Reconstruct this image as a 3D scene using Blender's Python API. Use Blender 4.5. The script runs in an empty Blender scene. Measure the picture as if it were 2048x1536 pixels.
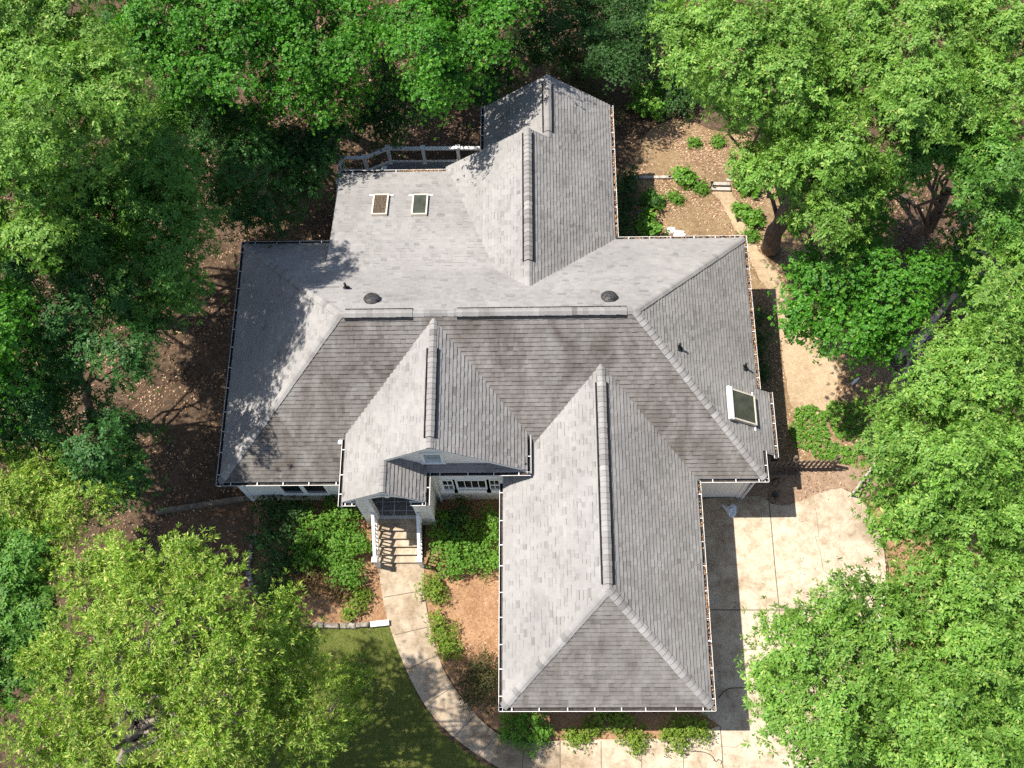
import bpy, math, random
import numpy as np
from mathutils import Vector

random.seed(7)
rng = np.random.default_rng(11)
scene = bpy.context.scene
col = scene.collection

# ------------------------------------------------------------------ camera, sky, sun, exposure
CAM = np.array([1.58902516, -11.58591737, 33.6117634])
CR = np.array([9.99653668e-01, 1.25214542e-04, -2.63159296e-02])
CU = np.array([0.00949017, 0.93098676, 0.36492957])
CF = np.array([-0.02454548, 0.36505293, -0.93066314])
FPX, PW, PH = 2101.975, 2048.0, 1536.0

from mathutils import Matrix
cam_d = bpy.data.cameras.new('camera')
cam = bpy.data.objects.new('camera', cam_d)
col.objects.link(cam)
cam_d.sensor_width = 36.0
cam_d.lens = 36.0 * FPX / PW
cam_d.clip_start = 0.5
cam_d.clip_end = 2000.0
cam.matrix_world = Matrix(((CR[0], CU[0], -CF[0], CAM[0]), (CR[1], CU[1], -CF[1], CAM[1]), (CR[2], CU[2], -CF[2], CAM[2]), (0, 0, 0, 1)))
scene.camera = cam

SUNV = Vector((-0.4922, 0.1191, 1.0)).normalized()      # towards the sun
SUN_EL = math.asin(SUNV.z)
SUN_AZ = math.atan2(SUNV.x, SUNV.y)                     # clockwise from +Y
world = bpy.data.worlds.new('World')
scene.world = world
world.use_nodes = True
wn = world.node_tree
bg = wn.nodes['Background']
sky = wn.nodes.new('ShaderNodeTexSky')
sky.sky_type = 'NISHITA'
sky.sun_disc = False
sky.sun_elevation = SUN_EL
sky.sun_rotation = SUN_AZ
wn.links.new(sky.outputs[0], bg.inputs[0])
bg.inputs[1].default_value = 0.105
sun_d = bpy.data.lights.new('sun', 'SUN')
sun_d.energy = 4.9
sun_d.angle = math.radians(0.5)
sun_d.color = (1.0, 0.955, 0.88)
sun = bpy.data.objects.new('sun', sun_d)
col.objects.link(sun)
sun.location = (0, 0, 60)
sun.rotation_euler = SUNV.to_track_quat('Z', 'Y').to_euler()

scene.view_settings.view_transform = 'Standard'
scene.view_settings.look = 'None'
scene.view_settings.exposure = 1.0
scene.view_settings.gamma = 1.0
scene.render.engine = 'CYCLES'
scene.cycles.max_bounces = 6
scene.cycles.diffuse_bounces = 4
scene.cycles.transmission_bounces = 4
scene.cycles.glossy_bounces = 2
scene.cycles.use_denoising = False
scene.cycles.use_adaptive_sampling = False

# ------------------------------------------------------------------ measuring helpers
G = -3.17                                               # ground level at the drive; main eaves are z = 0


def tz(x, y):
    """height of the ground: level round the front, falling gently to the back"""
    t = max(0.0, y - 2.0)
    z = G - 0.10 * (t * t / (t + 3.0))
    z -= 0.05 * max(0.0, -10.5 - x)
    if y > -4 or x < -5 or x > 13:
        k = min(1.0, max(0.0, (abs(x) - 9.5) / 5.0)) if y < 6 else min(1.0, (y - 6) / 5.0)
        z += k * (0.10 * math.sin(x * 0.9 + 1.3) * math.sin(y * 0.7) + 0.05 * math.sin(x * 2.1 + y * 1.7))
    return z


def ray(px, py):
    return CF + CR * ((px - PW / 2) / FPX) - CU * ((py - PH / 2) / FPX)


def atz(px, py, z):
    v = ray(px, py)
    return CAM + v * ((z - CAM[2]) / v[2])


def aty(px, py, y):
    v = ray(px, py)
    return CAM + v * ((y - CAM[1]) / v[1])


def ground(px, py):
    p = atz(px, py, G)
    for _ in range(6):
        p = atz(px, py, tz(p[0], p[1]))
    return p


# ------------------------------------------------------------------ object helpers
def tag(o, label=None, cat=None, group=None, kind=None):
    if label: o['label'] = label
    if cat: o['category'] = cat
    if group: o['group'] = group
    if kind: o['kind'] = kind
    return o


def thing(name, label, cat, loc, group=None, rz=0.0):
    o = bpy.data.objects.new(name, None)
    o.empty_display_size = 0.2
    col.objects.link(o)
    o.location = loc
    o.rotation_euler = (0, 0, rz)
    return tag(o, label, cat, group)


class MB:
    """collects shapes into one mesh object (world coordinates)"""

    def __init__(self):
        self.v, self.f, self.m, self.t = [], [], [], []

    def face(self, pts, mat=0, tint=(0.5, 0.5, 0.5)):
        i = len(self.v)
        self.v.extend([tuple(p) for p in pts])
        self.f.append(list(range(i, i + len(pts))))
        self.m.append(mat)
        self.t.append(tint)

    def poly_mesh(self, verts, faces, mat=0, tint=(0.5, 0.5, 0.5)):
        i = len(self.v)
        self.v.extend([tuple(p) for p in verts])
        for f in faces:
            self.f.append([i + k for k in f])
            self.m.append(mat)
            self.t.append(tint)

    def obox(self, c, ax, ay, az, mat=0, tint=(0.5, 0.5, 0.5)):
        """box by centre and three half-axis vectors"""
        c, ax, ay, az = [np.asarray(q, float) for q in (c, ax, ay, az)]
        vs = [c + sx * ax + sy * ay + sz * az for sz in (-1, 1) for sy in (-1, 1) for sx in (-1, 1)]
        self.poly_mesh(vs, [(0, 2, 3, 1), (4, 5, 7, 6), (0, 1, 5, 4), (2, 6, 7, 3), (0, 4, 6, 2), (1, 3, 7, 5)], mat, tint)

    def box(self, x0, x1, y0, y1, z0, z1, mat=0, tint=(0.5, 0.5, 0.5)):
        self.obox(((x0 + x1) / 2, (y0 + y1) / 2, (z0 + z1) / 2), ((x1 - x0) / 2, 0, 0), (0, (y1 - y0) / 2, 0), (0, 0, (z1 - z0) / 2), mat, tint)

    def beam(self, a, b, w, h, mat=0, tint=(0.5, 0.5, 0.5), up=(0, 0, 1)):
        a, b = np.asarray(a, float), np.asarray(b, float)
        d = b - a
        L = np.linalg.norm(d)
        d = d / L
        s = np.cross(d, up)
        n = np.linalg.norm(s)
        s = np.array([1.0, 0, 0]) if n < 1e-6 else s / n
        u = np.cross(s, d)
        self.obox((a + b) / 2, d * L / 2, s * w / 2, u * h / 2, mat, tint)

    def tube(self, pts, rad, n=6, mat=0, tint=(0.5, 0.5, 0.5), cap=True):
        pts = [np.asarray(p, float) for p in pts]
        if not hasattr(rad, '__len__'): rad = [rad] * len(pts)
        i0 = len(self.v)
        ref = np.array([0.31, 0.17, 0.93])
        for k, p in enumerate(pts):
            d = pts[min(k + 1, len(pts) - 1)] - pts[max(k - 1, 0)]
            d = d / (np.linalg.norm(d) + 1e-9)
            s = np.cross(d, ref)
            if np.linalg.norm(s) < 0.05: s = np.cross(d, np.array([1.0, 0, 0]))
            s = s / np.linalg.norm(s)
            u = np.cross(s, d)
            for j in range(n):
                a = 2 * math.pi * j / n
                self.v.append(tuple(p + rad[k] * (math.cos(a) * s + math.sin(a) * u)))
        for k in range(len(pts) - 1):
            for j in range(n):
                a, b = i0 + k * n + j, i0 + k * n + (j + 1) % n
                self.f.append([a, b, b + n, a + n])
                self.m.append(mat); self.t.append(tint)
        if cap:
            self.f.append([i0 + j for j in range(n)][::-1]); self.m.append(mat); self.t.append(tint)
            self.f.append([i0 + (len(pts) - 1) * n + j for j in range(n)]); self.m.append(mat); self.t.append(tint)

    def prism(self, poly, z0, z1, mat=0, tint=(0.5, 0.5, 0.5)):
        n = len(poly)
        vs = [(p[0], p[1], z0) for p in poly] + [(p[0], p[1], z1) for p in poly]
        fs = [list(range(n))[::-1], list(range(n, 2 * n))] + [[i, (i + 1) % n, n + (i + 1) % n, n + i] for i in range(n)]
        self.poly_mesh(vs, fs, mat, tint)

    def extrude(self, poly3, d, mat=0, tint=(0.5, 0.5, 0.5)):
        n = len(poly3)
        d = np.asarray(d, float)
        vs = [np.asarray(p, float) for p in poly3] + [np.asarray(p, float) + d for p in poly3]
        fs = [list(range(n)), list(range(n, 2 * n))[::-1]] + [[i, n + i, n + (i + 1) % n, (i + 1) % n] for i in range(n)]
        self.poly_mesh(vs, fs, mat, tint)

    def lathe(self, c, prof, n=16, axis=(0, 0, 1), mat=0, tint=(0.5, 0.5, 0.5)):
        c = np.asarray(c, float)
        a = np.asarray(axis, float); a = a / np.linalg.norm(a)
        s = np.cross(a, (0.2, 1, 0.1)); s = s / np.linalg.norm(s)
        u = np.cross(a, s)
        i0 = len(self.v)
        for r, h in prof:
            for j in range(n):
                t = 2 * math.pi * j / n
                self.v.append(tuple(c + a * h + r * (math.cos(t) * s + math.sin(t) * u)))
        for k in range(len(prof) - 1):
            for j in range(n):
                p, q = i0 + k * n + j, i0 + k * n + (j + 1) % n
                self.f.append([p, q, q + n, p + n]); self.m.append(mat); self.t.append(tint)

    def build(self, name, mats, parent=None, smooth=False):
        me = bpy.data.meshes.new(name)
        V = np.array(self.v, float)
        off = np.zeros(3)
        if parent is not None:
            off = np.array(parent.matrix_basis.translation)
            V = V - off
        me.from_pydata([tuple(p) for p in V], [], self.f)
        if not isinstance(mats, (list, tuple)): mats = [mats]
        for m in mats: me.materials.append(m)
        me.polygons.foreach_set('material_index', np.array(self.m, dtype=np.int32))
        at = me.attributes.new('tint', 'FLOAT_COLOR', 'FACE')
        c = np.ones((len(self.t), 4), dtype=np.float32)
        c[:, :3] = np.array(self.t, dtype=np.float32)
        at.data.foreach_set('color', c.ravel())
        if smooth: me.polygons.foreach_set('use_smooth', np.ones(len(self.f), dtype=bool))
        me.update()
        o = bpy.data.objects.new(name, me)
        col.objects.link(o)
        if parent is not None:
            o.parent = parent
        return o


def child(parent_part, o):
    """make o (built in world space) a sub-part of parent_part (whose own world offset is its parent's location)"""
    o.parent = parent_part
    return o


# ------------------------------------------------------------------ materials
def mat_base(name):
    m = bpy.data.materials.new(name)
    m.use_nodes = True
    nt = m.node_tree
    b = nt.nodes['Principled BSDF']
    b.inputs['Specular IOR Level'].default_value = 0.25
    return m, nt, b


def N(nt, typ, **kw):
    n = nt.nodes.new(typ)
    for k, v in kw.items():
        if k.startswith('i_'):
            key = k[2:]
            n.inputs[int(key) if key.isdigit() else key].default_value = v
        else:
            setattr(n, k, v)
    return n


def ramp(nt, fac, stops):
    r = nt.nodes.new('ShaderNodeValToRGB')
    e = r.color_ramp.elements
    while len(e) < len(stops): e.new(0.5)
    for q, (p, c) in zip(e, stops):
        q.position = p
        q.color = (c[0], c[1], c[2], 1) if hasattr(c, '__len__') else (c, c, c, 1)
    nt.links.new(fac, r.inputs[0])
    return r.outputs[0]


def mixc(nt, a, b, fac, mode='MIX'):
    n = nt.nodes.new('ShaderNodeMix')
    n.data_type = 'RGBA'
    n.blend_type = mode
    for s, val in ((n.inputs[0], fac), (n.inputs[6], a), (n.inputs[7], b)):
        if hasattr(val, 'node'): nt.links.new(val, s)
        elif hasattr(val, '__len__'): s.default_value = (val[0], val[1], val[2], 1)
        else: s.default_value = val
    return n.outputs[2]


def noise(nt, scale, detail=4, rough=0.6, vec=None, dist=0.0):
    n = N(nt, 'ShaderNodeTexNoise', i_Scale=scale, i_Detail=detail, i_Roughness=rough, i_Distortion=dist)
    if vec is not None: nt.links.new(vec, n.inputs['Vector'])
    return n.outputs[0]


def objco(nt, scale=None):
    t = nt.nodes.new('ShaderNodeTexCoord').outputs['Object']
    if scale:
        mp = N(nt, 'ShaderNodeMapping')
        mp.inputs['Scale'].default_value = scale
        nt.links.new(t, mp.inputs[0])
        t = mp.outputs[0]
    return t


def plain(name, c, rough=0.6, var=0.15, scale=3.0, metal=0.0, spec=0.25):
    m, nt, b = mat_base(name)
    v = noise(nt, scale, 5, 0.65, objco(nt))
    d = tuple(max(0, q * (1 - var * 1.6)) for q in c)
    l = tuple(min(1, q * (1 + var)) for q in c)
    nt.links.new(ramp(nt, v, [(0.3, d), (0.7, l)]), b.inputs['Base Color'])
    b.inputs['Roughness'].default_value = rough
    b.inputs['Metallic'].default_value = metal
    b.inputs['Specular IOR Level'].default_value = spec
    return m


def shingle_mat():
    m, nt, b = mat_base('asphalt_shingle')
    at = N(nt, 'ShaderNodeAttribute', attribute_name='tint')
    sep = nt.nodes.new('ShaderNodeSeparateColor')
    nt.links.new(at.outputs['Color'], sep.inputs[0])
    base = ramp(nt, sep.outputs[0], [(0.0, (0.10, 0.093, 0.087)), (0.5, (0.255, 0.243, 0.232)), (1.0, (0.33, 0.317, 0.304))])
    oc = objco(nt)
    gran = noise(nt, 60, 2, 0.7, oc)
    base = mixc(nt, base, ramp(nt, gran, [(0.3, 0.62), (0.7, 1.25)]), 0.55, 'MULTIPLY')
    big = noise(nt, 0.55, 5, 0.62, oc, 0.4)
    base = mixc(nt, base, ramp(nt, big, [(0.35, 0.82), (0.62, 1.06)]), 0.8, 'MULTIPLY')
    # algae stains: brownish blotches, strength set per roof face to match its tone (green channel)
    st = noise(nt, 0.8, 6, 0.68, objco(nt, (1.6, 0.8, 1.0)), 0.6)
    stm = ramp(nt, st, [(0.34, 0.42), (0.64, 1.0)])
    mm = N(nt, 'ShaderNodeMath', operation='MULTIPLY')
    nt.links.new(stm, mm.inputs[0]); nt.links.new(sep.outputs[1], mm.inputs[1])
    base = mixc(nt, base, mixc(nt, base, (0.37, 0.335, 0.305), 1.0, 'MULTIPLY'), mm.outputs[0])
    nt.links.new(base, b.inputs['Base Color'])
    b.inputs['Roughness'].default_value = 0.92
    b.inputs['Specular IOR Level'].default_value = 0.15
    return m


def leaf_mat(name, dark, light, young, trans=0.44, gloss=0.022):
    m = bpy.data.materials.new(name)
    m.use_nodes = True
    nt = m.node_tree
    nt.nodes.clear()
    out = nt.nodes.new('ShaderNodeOutputMaterial')
    at = N(nt, 'ShaderNodeAttribute', attribute_name='tint')
    sep = nt.nodes.new('ShaderNodeSeparateColor')
    nt.links.new(at.outputs['Color'], sep.inputs[0])
    c = mixc(nt, dark, light, sep.outputs[0])
    c = mixc(nt, c, young, sep.outputs[2])
    c = mixc(nt, c, ramp(nt, sep.outputs[1], [(0, 0.72), (1, 1.22)]), 1.0, 'MULTIPLY')
    d = nt.nodes.new('ShaderNodeBsdfDiffuse')
    t = nt.nodes.new('ShaderNodeBsdfTranslucent')
    g = N(nt, 'ShaderNodeBsdfGlossy', i_Roughness=0.55)
    g.inputs[0].default_value = (0.9, 0.95, 0.85, 1)
    nt.links.new(c, d.inputs[0])
    tc = mixc(nt, c, (1.0, 1.05, 0.55), 1.0, 'MULTIPLY')
    nt.links.new(tc, t.inputs[0])
    m1 = N(nt, 'ShaderNodeMixShader', i_0=trans)
    nt.links.new(d.outputs[0], m1.inputs[1]); nt.links.new(t.outputs[0], m1.inputs[2])
    m2 = N(nt, 'ShaderNodeMixShader', i_0=gloss)
    nt.links.new(m1.outputs[0], m2.inputs[1]); nt.links.new(g.outputs[0], m2.inputs[2])
    nt.links.new(m2.outputs[0], out.inputs[0])
    return m


def tint_mat(name, stops, rough=0.9, trans=False):
    m, nt, b = mat_base(name)
    at = N(nt, 'ShaderNodeAttribute', attribute_name='tint')
    sep = nt.nodes.new('ShaderNodeSeparateColor')
    nt.links.new(at.outputs['Color'], sep.inputs[0])
    nt.links.new(ramp(nt, sep.outputs[0], stops), b.inputs['Base Color'])
    b.inputs['Roughness'].default_value = rough
    b.inputs['Specular IOR Level'].default_value = 0.1
    return m


def soil_mat(name, a, b_, c, s1=0.5, s2=6.0, bump=0.5):
    m, nt, b = mat_base(name)
    oc = objco(nt)
    n1 = noise(nt, s1, 6, 0.65, oc, 0.5)
    n2 = noise(nt, s2, 6, 0.75, oc)
    n3 = noise(nt, 38, 3, 0.7, oc)
    base = mixc(nt, ramp(nt, n1, [(0.35, a), (0.65, b_)]), c, ramp(nt, n2, [(0.45, 0), (0.72, 1)]))
    base = mixc(nt, base, ramp(nt, n3, [(0.28, 0.35), (0.68, 1.35)]), 0.8, 'MULTIPLY')
    nt.links.new(base, b.inputs['Base Color'])
    b.inputs['Roughness'].default_value = 0.95
    b.inputs['Specular IOR Level'].default_value = 0.1
    bp = N(nt, 'ShaderNodeBump', i_Strength=bump, i_Distance=0.06)
    nt.links.new(n3, bp.inputs['Height'])
    nt.links.new(bp.outputs[0], b.inputs['Normal'])
    return m


def concrete_mat(name, base=(0.46, 0.395, 0.315)):
    m, nt, b = mat_base(name)
    oc = objco(nt)
    n1 = noise(nt, 0.42, 6, 0.62, oc, 0.8)
    n2 = noise(nt, 2.6, 7, 0.75, oc, 0.3)
    n3 = noise(nt, 26, 4, 0.75, oc)
    lo = tuple(q * 0.66 for q in base)
    hi = tuple(min(1, q * 1.14) for q in base)
    c = ramp(nt, n1, [(0.36, (lo[0], lo[1] * 0.95, lo[2] * 0.88)), (0.56, base), (0.7, hi)])
    c = mixc(nt, c, ramp(nt, n2, [(0.36, (0.56, 0.48, 0.40)), (0.55, (1, 1, 1))]), 0.75, 'MULTIPLY')
    c = mixc(nt, c, ramp(nt, n3, [(0.3, 0.62), (0.55, 1.0), (0.8, 1.08)]), 0.7, 'MULTIPLY')
    nt.links.new(c, b.inputs['Base Color'])
    b.inputs['Roughness'].default_value = 0.9
    b.inputs['Specular IOR Level'].default_value = 0.15
    bp = N(nt, 'ShaderNodeBump', i_Strength=0.25, i_Distance=0.02)
    nt.links.new(n3, bp.inputs['Height'])
    nt.links.new(bp.outputs[0], b.inputs['Normal'])
    return m


def siding_mat():
    m, nt, b = mat_base('lap_siding')
    oc = objco(nt)
    w = N(nt, 'ShaderNodeTexWave', i_Scale=0.86, i_Distortion=0.0)
    w.wave_type = 'BANDS'; w.bands_direction = 'Z'; w.wave_profile = 'SAW'
    nt.links.new(oc, w.inputs['Vector'])
    n1 = noise(nt, 1.3, 5, 0.6, oc)
    c = ramp(nt, n1, [(0.3, (0.70, 0.66, 0.59)), (0.7, (0.80, 0.765, 0.70))])
    nt.links.new(c, b.inputs['Base Color'])
    b.inputs['Roughness'].default_value = 0.6
    bp = N(nt, 'ShaderNodeBump', i_Strength=0.7, i_Distance=0.02)
    nt.links.new(w.outputs[0], bp.inputs['Height'])
    nt.links.new(bp.outputs[0], b.inputs['Normal'])
    return m


def bark_mat(name, a, b_):
    m, nt, b = mat_base(name)
    oc = objco(nt, (1, 1, 0.25))
    n1 = noise(nt, 9, 6, 0.7, oc, 1.0)
    nt.links.new(ramp(nt, n1, [(0.35, a), (0.65, b_)]), b.inputs['Base Color'])
    b.inputs['Roughness'].default_value = 0.95
    bp = N(nt, 'ShaderNodeBump', i_Strength=0.8, i_Distance=0.05)
    nt.links.new(n1, bp.inputs['Height'])
    nt.links.new(bp.outputs[0], b.inputs['Normal'])
    return m


M = {}
M['shingle'] = shingle_mat()
M['trim'] = plain('white_trim_paint', (0.74, 0.73, 0.71), 0.5, 0.06)
M['gutter'] = plain('white_gutter_paint', (0.62, 0.605, 0.58), 0.5, 0.14, 3.0)
M['siding'] = siding_mat()
M['gutinner'] = plain('dark_gutter_inside', (0.06, 0.05, 0.042), 0.95, 0.4, 9.0)  # dark brown for the inside faces of the gutter troughs
M['flash'] = plain('drip_edge', (0.55, 0.54, 0.52), 0.6, 0.1)
M['glass'] = plain('dark_glass', (0.012, 0.015, 0.018), 0.06, 0.1, spec=0.6)
M['dirtyglass'] = plain('leaf_strewn_glass', (0.10, 0.072, 0.05), 0.35, 0.6, 22.0, spec=0.4)
M['paleglass'] = plain('skylight_glass', (0.055, 0.06, 0.042), 0.1, 0.3, 2.0, spec=0.5)
M['cream'] = plain('cream_frame', (0.60, 0.53, 0.42), 0.55, 0.1)
M['black'] = plain('black_rubber', (0.012, 0.012, 0.013), 0.6, 0.2)
M['bronze'] = plain('weathered_metal', (0.055, 0.052, 0.05), 0.5, 0.8, 14.0, metal=0.3)
M['deckwood'] = plain('grey_deck_board', (0.20, 0.205, 0.215), 0.75, 0.2, 6.0)
M['tile'] = plain('porch_tile', (0.17, 0.155, 0.14), 0.5, 0.25, 5.0)
M['grout'] = plain('grout', (0.55, 0.52, 0.48), 0.9, 0.1)
M['concrete'] = concrete_mat('driveway_concrete', (0.47, 0.385, 0.285))
M['walk'] = concrete_mat('walk_concrete', (0.39, 0.315, 0.23))
M['joint'] = plain('joint_dirt', (0.10, 0.08, 0.062), 0.95, 0.3, 8.0)
M['ground'] = soil_mat('forest_floor', (0.045, 0.030, 0.019), (0.085, 0.056, 0.036), (0.15, 0.10, 0.064))
M['mulch'] = soil_mat('pine_mulch', (0.20, 0.105, 0.055), (0.31, 0.175, 0.095), (0.40, 0.255, 0.15), 0.9, 9.0)
M['shademulch'] = soil_mat('shaded_leaf_mulch', (0.085, 0.05, 0.03), (0.14, 0.082, 0.048), (0.2, 0.125, 0.075), 0.9, 8.0)  # mulch brown with the left bed's shade put into its colour
M['sand'] = soil_mat('sandy_dirt', (0.29, 0.205, 0.12), (0.39, 0.29, 0.18), (0.44, 0.335, 0.22), 0.7, 5.0, 0.3)
M['clay'] = soil_mat('bare_brown_soil', (0.20, 0.135, 0.09), (0.29, 0.2, 0.135), (0.34, 0.24, 0.165), 0.9, 7.0, 0.3)
M['yard'] = soil_mat('dry_yard_dirt', (0.20, 0.125, 0.065), (0.30, 0.205, 0.11), (0.38, 0.275, 0.16), 0.6, 5.0, 0.9)
M['lawn'] = soil_mat('lawn_soil', (0.07, 0.09, 0.018), (0.115, 0.135, 0.028), (0.15, 0.145, 0.05), 0.8, 6.0)
M['oldwood'] = plain('weathered_wood', (0.15, 0.115, 0.085), 0.9, 0.4, 7.0)
M['greywood'] = plain('grey_weathered_wood', (0.36, 0.32, 0.27), 0.9, 0.25, 7.0)
M['stone'] = plain('edging_stone', (0.24, 0.205, 0.17), 0.95, 0.5, 5.0)
M['palestone'] = plain('pale_edging_block', (0.62, 0.59, 0.54), 0.85, 0.1, 6.0)
M['bag'] = plain('thin_plastic_bag', (0.62, 0.64, 0.68), 0.35, 0.1, 9.0)
M['bark'] = bark_mat('brown_bark', (0.055, 0.042, 0.032), (0.17, 0.125, 0.095))
M['barkpale'] = bark_mat('pale_bark', (0.15, 0.12, 0.09), (0.34, 0.28, 0.22))
M['dead'] = bark_mat('bleached_dead_wood', (0.22, 0.18, 0.15), (0.46, 0.40, 0.34))
M['litter'] = tint_mat('dry_leaf', [(0, (0.07, 0.04, 0.024)), (0.45, (0.2, 0.115, 0.066)), (0.8, (0.36, 0.23, 0.14)), (1, (0.5, 0.36, 0.24))])
M['straw'] = tint_mat('pine_straw', [(0, (0.10, 0.05, 0.025)), (0.5, (0.30, 0.165, 0.085)), (1, (0.50, 0.33, 0.20))])
M['grass'] = tint_mat('grass_blade', [(0, (0.075, 0.105, 0.015)), (0.6, (0.165, 0.20, 0.03)), (1, (0.30, 0.28, 0.085))], 0.7)
LM = {
    'oak': leaf_mat('oak_leaf', (0.055, 0.17, 0.02), (0.155, 0.33, 0.045), (0.36, 0.46, 0.09)),
    'oakpale': leaf_mat('pale_oak_leaf', (0.095, 0.225, 0.026), (0.23, 0.41, 0.06), (0.46, 0.54, 0.13)),
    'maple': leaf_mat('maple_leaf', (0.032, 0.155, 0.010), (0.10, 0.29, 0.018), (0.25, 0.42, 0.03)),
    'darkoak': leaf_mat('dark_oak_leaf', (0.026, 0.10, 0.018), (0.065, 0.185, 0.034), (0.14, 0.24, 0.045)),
    'willow': leaf_mat('willow_oak_leaf', (0.105, 0.22, 0.016), (0.24, 0.39, 0.03), (0.64, 0.63, 0.17)),
    'azalea': leaf_mat('azalea_leaf', (0.07, 0.20, 0.016), (0.18, 0.37, 0.034), (0.40, 0.48, 0.09)),
    'darkshrub': leaf_mat('dark_shrub_leaf', (0.022, 0.075, 0.013), (0.06, 0.155, 0.028), (0.10, 0.19, 0.045)),
    'redshrub': leaf_mat('bronze_shrub_leaf', (0.085, 0.055, 0.018), (0.19, 0.125, 0.045), (0.30, 0.18, 0.075)),
    'olive': leaf_mat('olive_shrub_leaf', (0.045, 0.052, 0.014), (0.11, 0.11, 0.034), (0.19, 0.14, 0.05)),
    'yellowshrub': leaf_mat('yellow_green_shrub_leaf', (0.10, 0.185, 0.014), (0.22, 0.34, 0.03), (0.46, 0.48, 0.09)),
}
# species: leaf length, leaf half width, leaves per rosette, rosettes per clump, clump spread, tilt range (deg), share of young leaves
SP = {
    'oak': (0.16, 0.027, 10, 11, 0.25, (50, 92), 0.12, 'oak'),
    'oakpale': (0.15, 0.025, 10, 12, 0.25, (48, 90), 0.16, 'oakpale'),
    'maple': (0.10, 0.040, 6, 17, 0.28, (45, 95), 0.10, 'maple'),
    'darkoak': (0.14, 0.026, 9, 11, 0.27, (50, 92), 0.05, 'darkoak'),
    'willow': (0.15, 0.017, 10, 11, 0.25, (28, 78), 0.36, 'willow'),
    'azalea': (0.062, 0.018, 7, 16, 0.17, (35, 85), 0.12, 'azalea'),
    'darkshrub': (0.075, 0.022, 7, 13, 0.18, (40, 88), 0.05, 'darkshrub'),
    'redshrub': (0.055, 0.015, 7, 15, 0.16, (30, 85), 0.2, 'redshrub'),
    'olive': (0.05, 0.014, 7, 17, 0.15, (25, 80), 0.15, 'olive'),
    'yellowshrub': (0.07, 0.018, 7, 14, 0.16, (30, 80), 0.28, 'yellowshrub'),
    'broad': (0.15, 0.06, 6, 6, 0.2, (50, 90), 0.1, 'azalea'),
}


# ------------------------------------------------------------------ clipping helpers (2-D)
def clip_half(poly, a, b, c):
    """keep a*x + b*y <= c"""
    out = []
    n = len(poly)
    for i in range(n):
        p, q = poly[i], poly[(i + 1) % n]
        dp = a * p[0] + b * p[1] - c
        dq = a * q[0] + b * q[1] - c
        if dp <= 0: out.append(p)
        if (dp < 0 < dq) or (dq < 0 < dp):
            t = dp / (dp - dq)
            out.append((p[0] + t * (q[0] - p[0]), p[1] + t * (q[1] - p[1])))
    return out


def clip_convex(poly, conv):
    """clip poly by a counter-clockwise convex polygon"""
    n = len(conv)
    for i in range(n):
        p, q = conv[i], conv[(i + 1) % n]
        ex, ey = q[0] - p[0], q[1] - p[1]
        poly = clip_half(poly, ey, -ex, ey * p[0] - ex * p[1])
        if len(poly) < 3: return []
    return poly


def area2(poly):
    return 0.5 * sum(poly[i][0] * poly[(i + 1) % len(poly)][1] - poly[(i + 1) % len(poly)][0] * poly[i][1] for i in range(len(poly)))


def inside(poly, x, y):
    """vectorised point in polygon"""
    x, y = np.asarray(x), np.asarray(y)
    r = np.zeros(x.shape, bool)
    n = len(poly)
    for i in range(n):
        x1, y1 = poly[i][0], poly[i][1]
        x2, y2 = poly[(i + 1) % n][0], poly[(i + 1) % n][1]
        c = ((y1 > y) != (y2 > y))
        with np.errstate(divide='ignore', invalid='ignore'):
            r ^= c & (x < (x2 - x1) * (y - y1) / (y2 - y1 + 1e-12) + x1)
    return r


def smooth_poly(pts, step=0.25, jitter=0.0, closed=True):
    """Catmull-Rom through pts, resampled; jitter roughens natural edges"""
    P = [np.array(p[:2], float) for p in pts]
    n = len(P)
    out = []
    for i in range(n if closed else n - 1):
        p0, p1, p2, p3 = (P[(i - 1) % n] if closed or i > 0 else P[0]), P[i], P[(i + 1) % n], (P[(i + 2) % n] if closed or i + 2 < n else P[-1])
        k = max(1, int(np.linalg.norm(p2 - p1) / step))
        for j in range(k):
            t = j / k
            q = 0.5 * ((2 * p1) + (-p0 + p2) * t + (2 * p0 - 5 * p1 + 4 * p2 - p3) * t * t + (-p0 + 3 * p1 - 3 * p2 + p3) * t ** 3)
            out.append(q + rng.normal(0, jitter, 2) if jitter else q)
    if not closed: out.append(P[-1])
    return [tuple(q) for q in out]


# ------------------------------------------------------------------ ground
gx = sorted(set([-220, -140, -90, -60, -42, -34] + [round(-29 + 0.5 * i, 2) for i in range(117)] + [34, 42, 60, 90, 140, 220]))
gy = sorted(set([-200, -120, -70, -45, -32, -24] + [round(-19 + 0.5 * i, 2) for i in range(99)] + [36, 45, 60, 90, 140, 220]))
TZ = np.array([[tz(x, y) for x in gx] for y in gy])


def terrain_z(x, y):
    """height on the triangulated terrain"""
    i = min(max(np.searchsorted(gx, x, 'right') - 1, 0), len(gx) - 2)
    j = min(max(np.searchsorted(gy, y, 'right') - 1, 0), len(gy) - 2)
    u = (x - gx[i]) / (gx[i + 1] - gx[i]); v = (y - gy[j]) / (gy[j + 1] - gy[j])
    a, b, c, d = TZ[j, i], TZ[j, i + 1], TZ[j + 1, i + 1], TZ[j + 1, i]
    return a + u * (b - a) + v * (c - b) if v <= u else a + v * (d - a) + u * (c - d)


mb = MB()
nx = len(gx)
vs = [(x, y, TZ[j, i]) for j, y in enumerate(gy) for i, x in enumerate(gx)]
fs = []
for j in range(len(gy) - 1):
    for i in range(nx - 1):
        a, b, c, d = j * nx + i, j * nx + i + 1, (j + 1) * nx + i + 1, (j + 1) * nx + i
        fs += [(a, b, c), (a, c, d)]
mb.poly_mesh(vs, fs)
tag(mb.build('ground', M['ground']), kind='structure')


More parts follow.
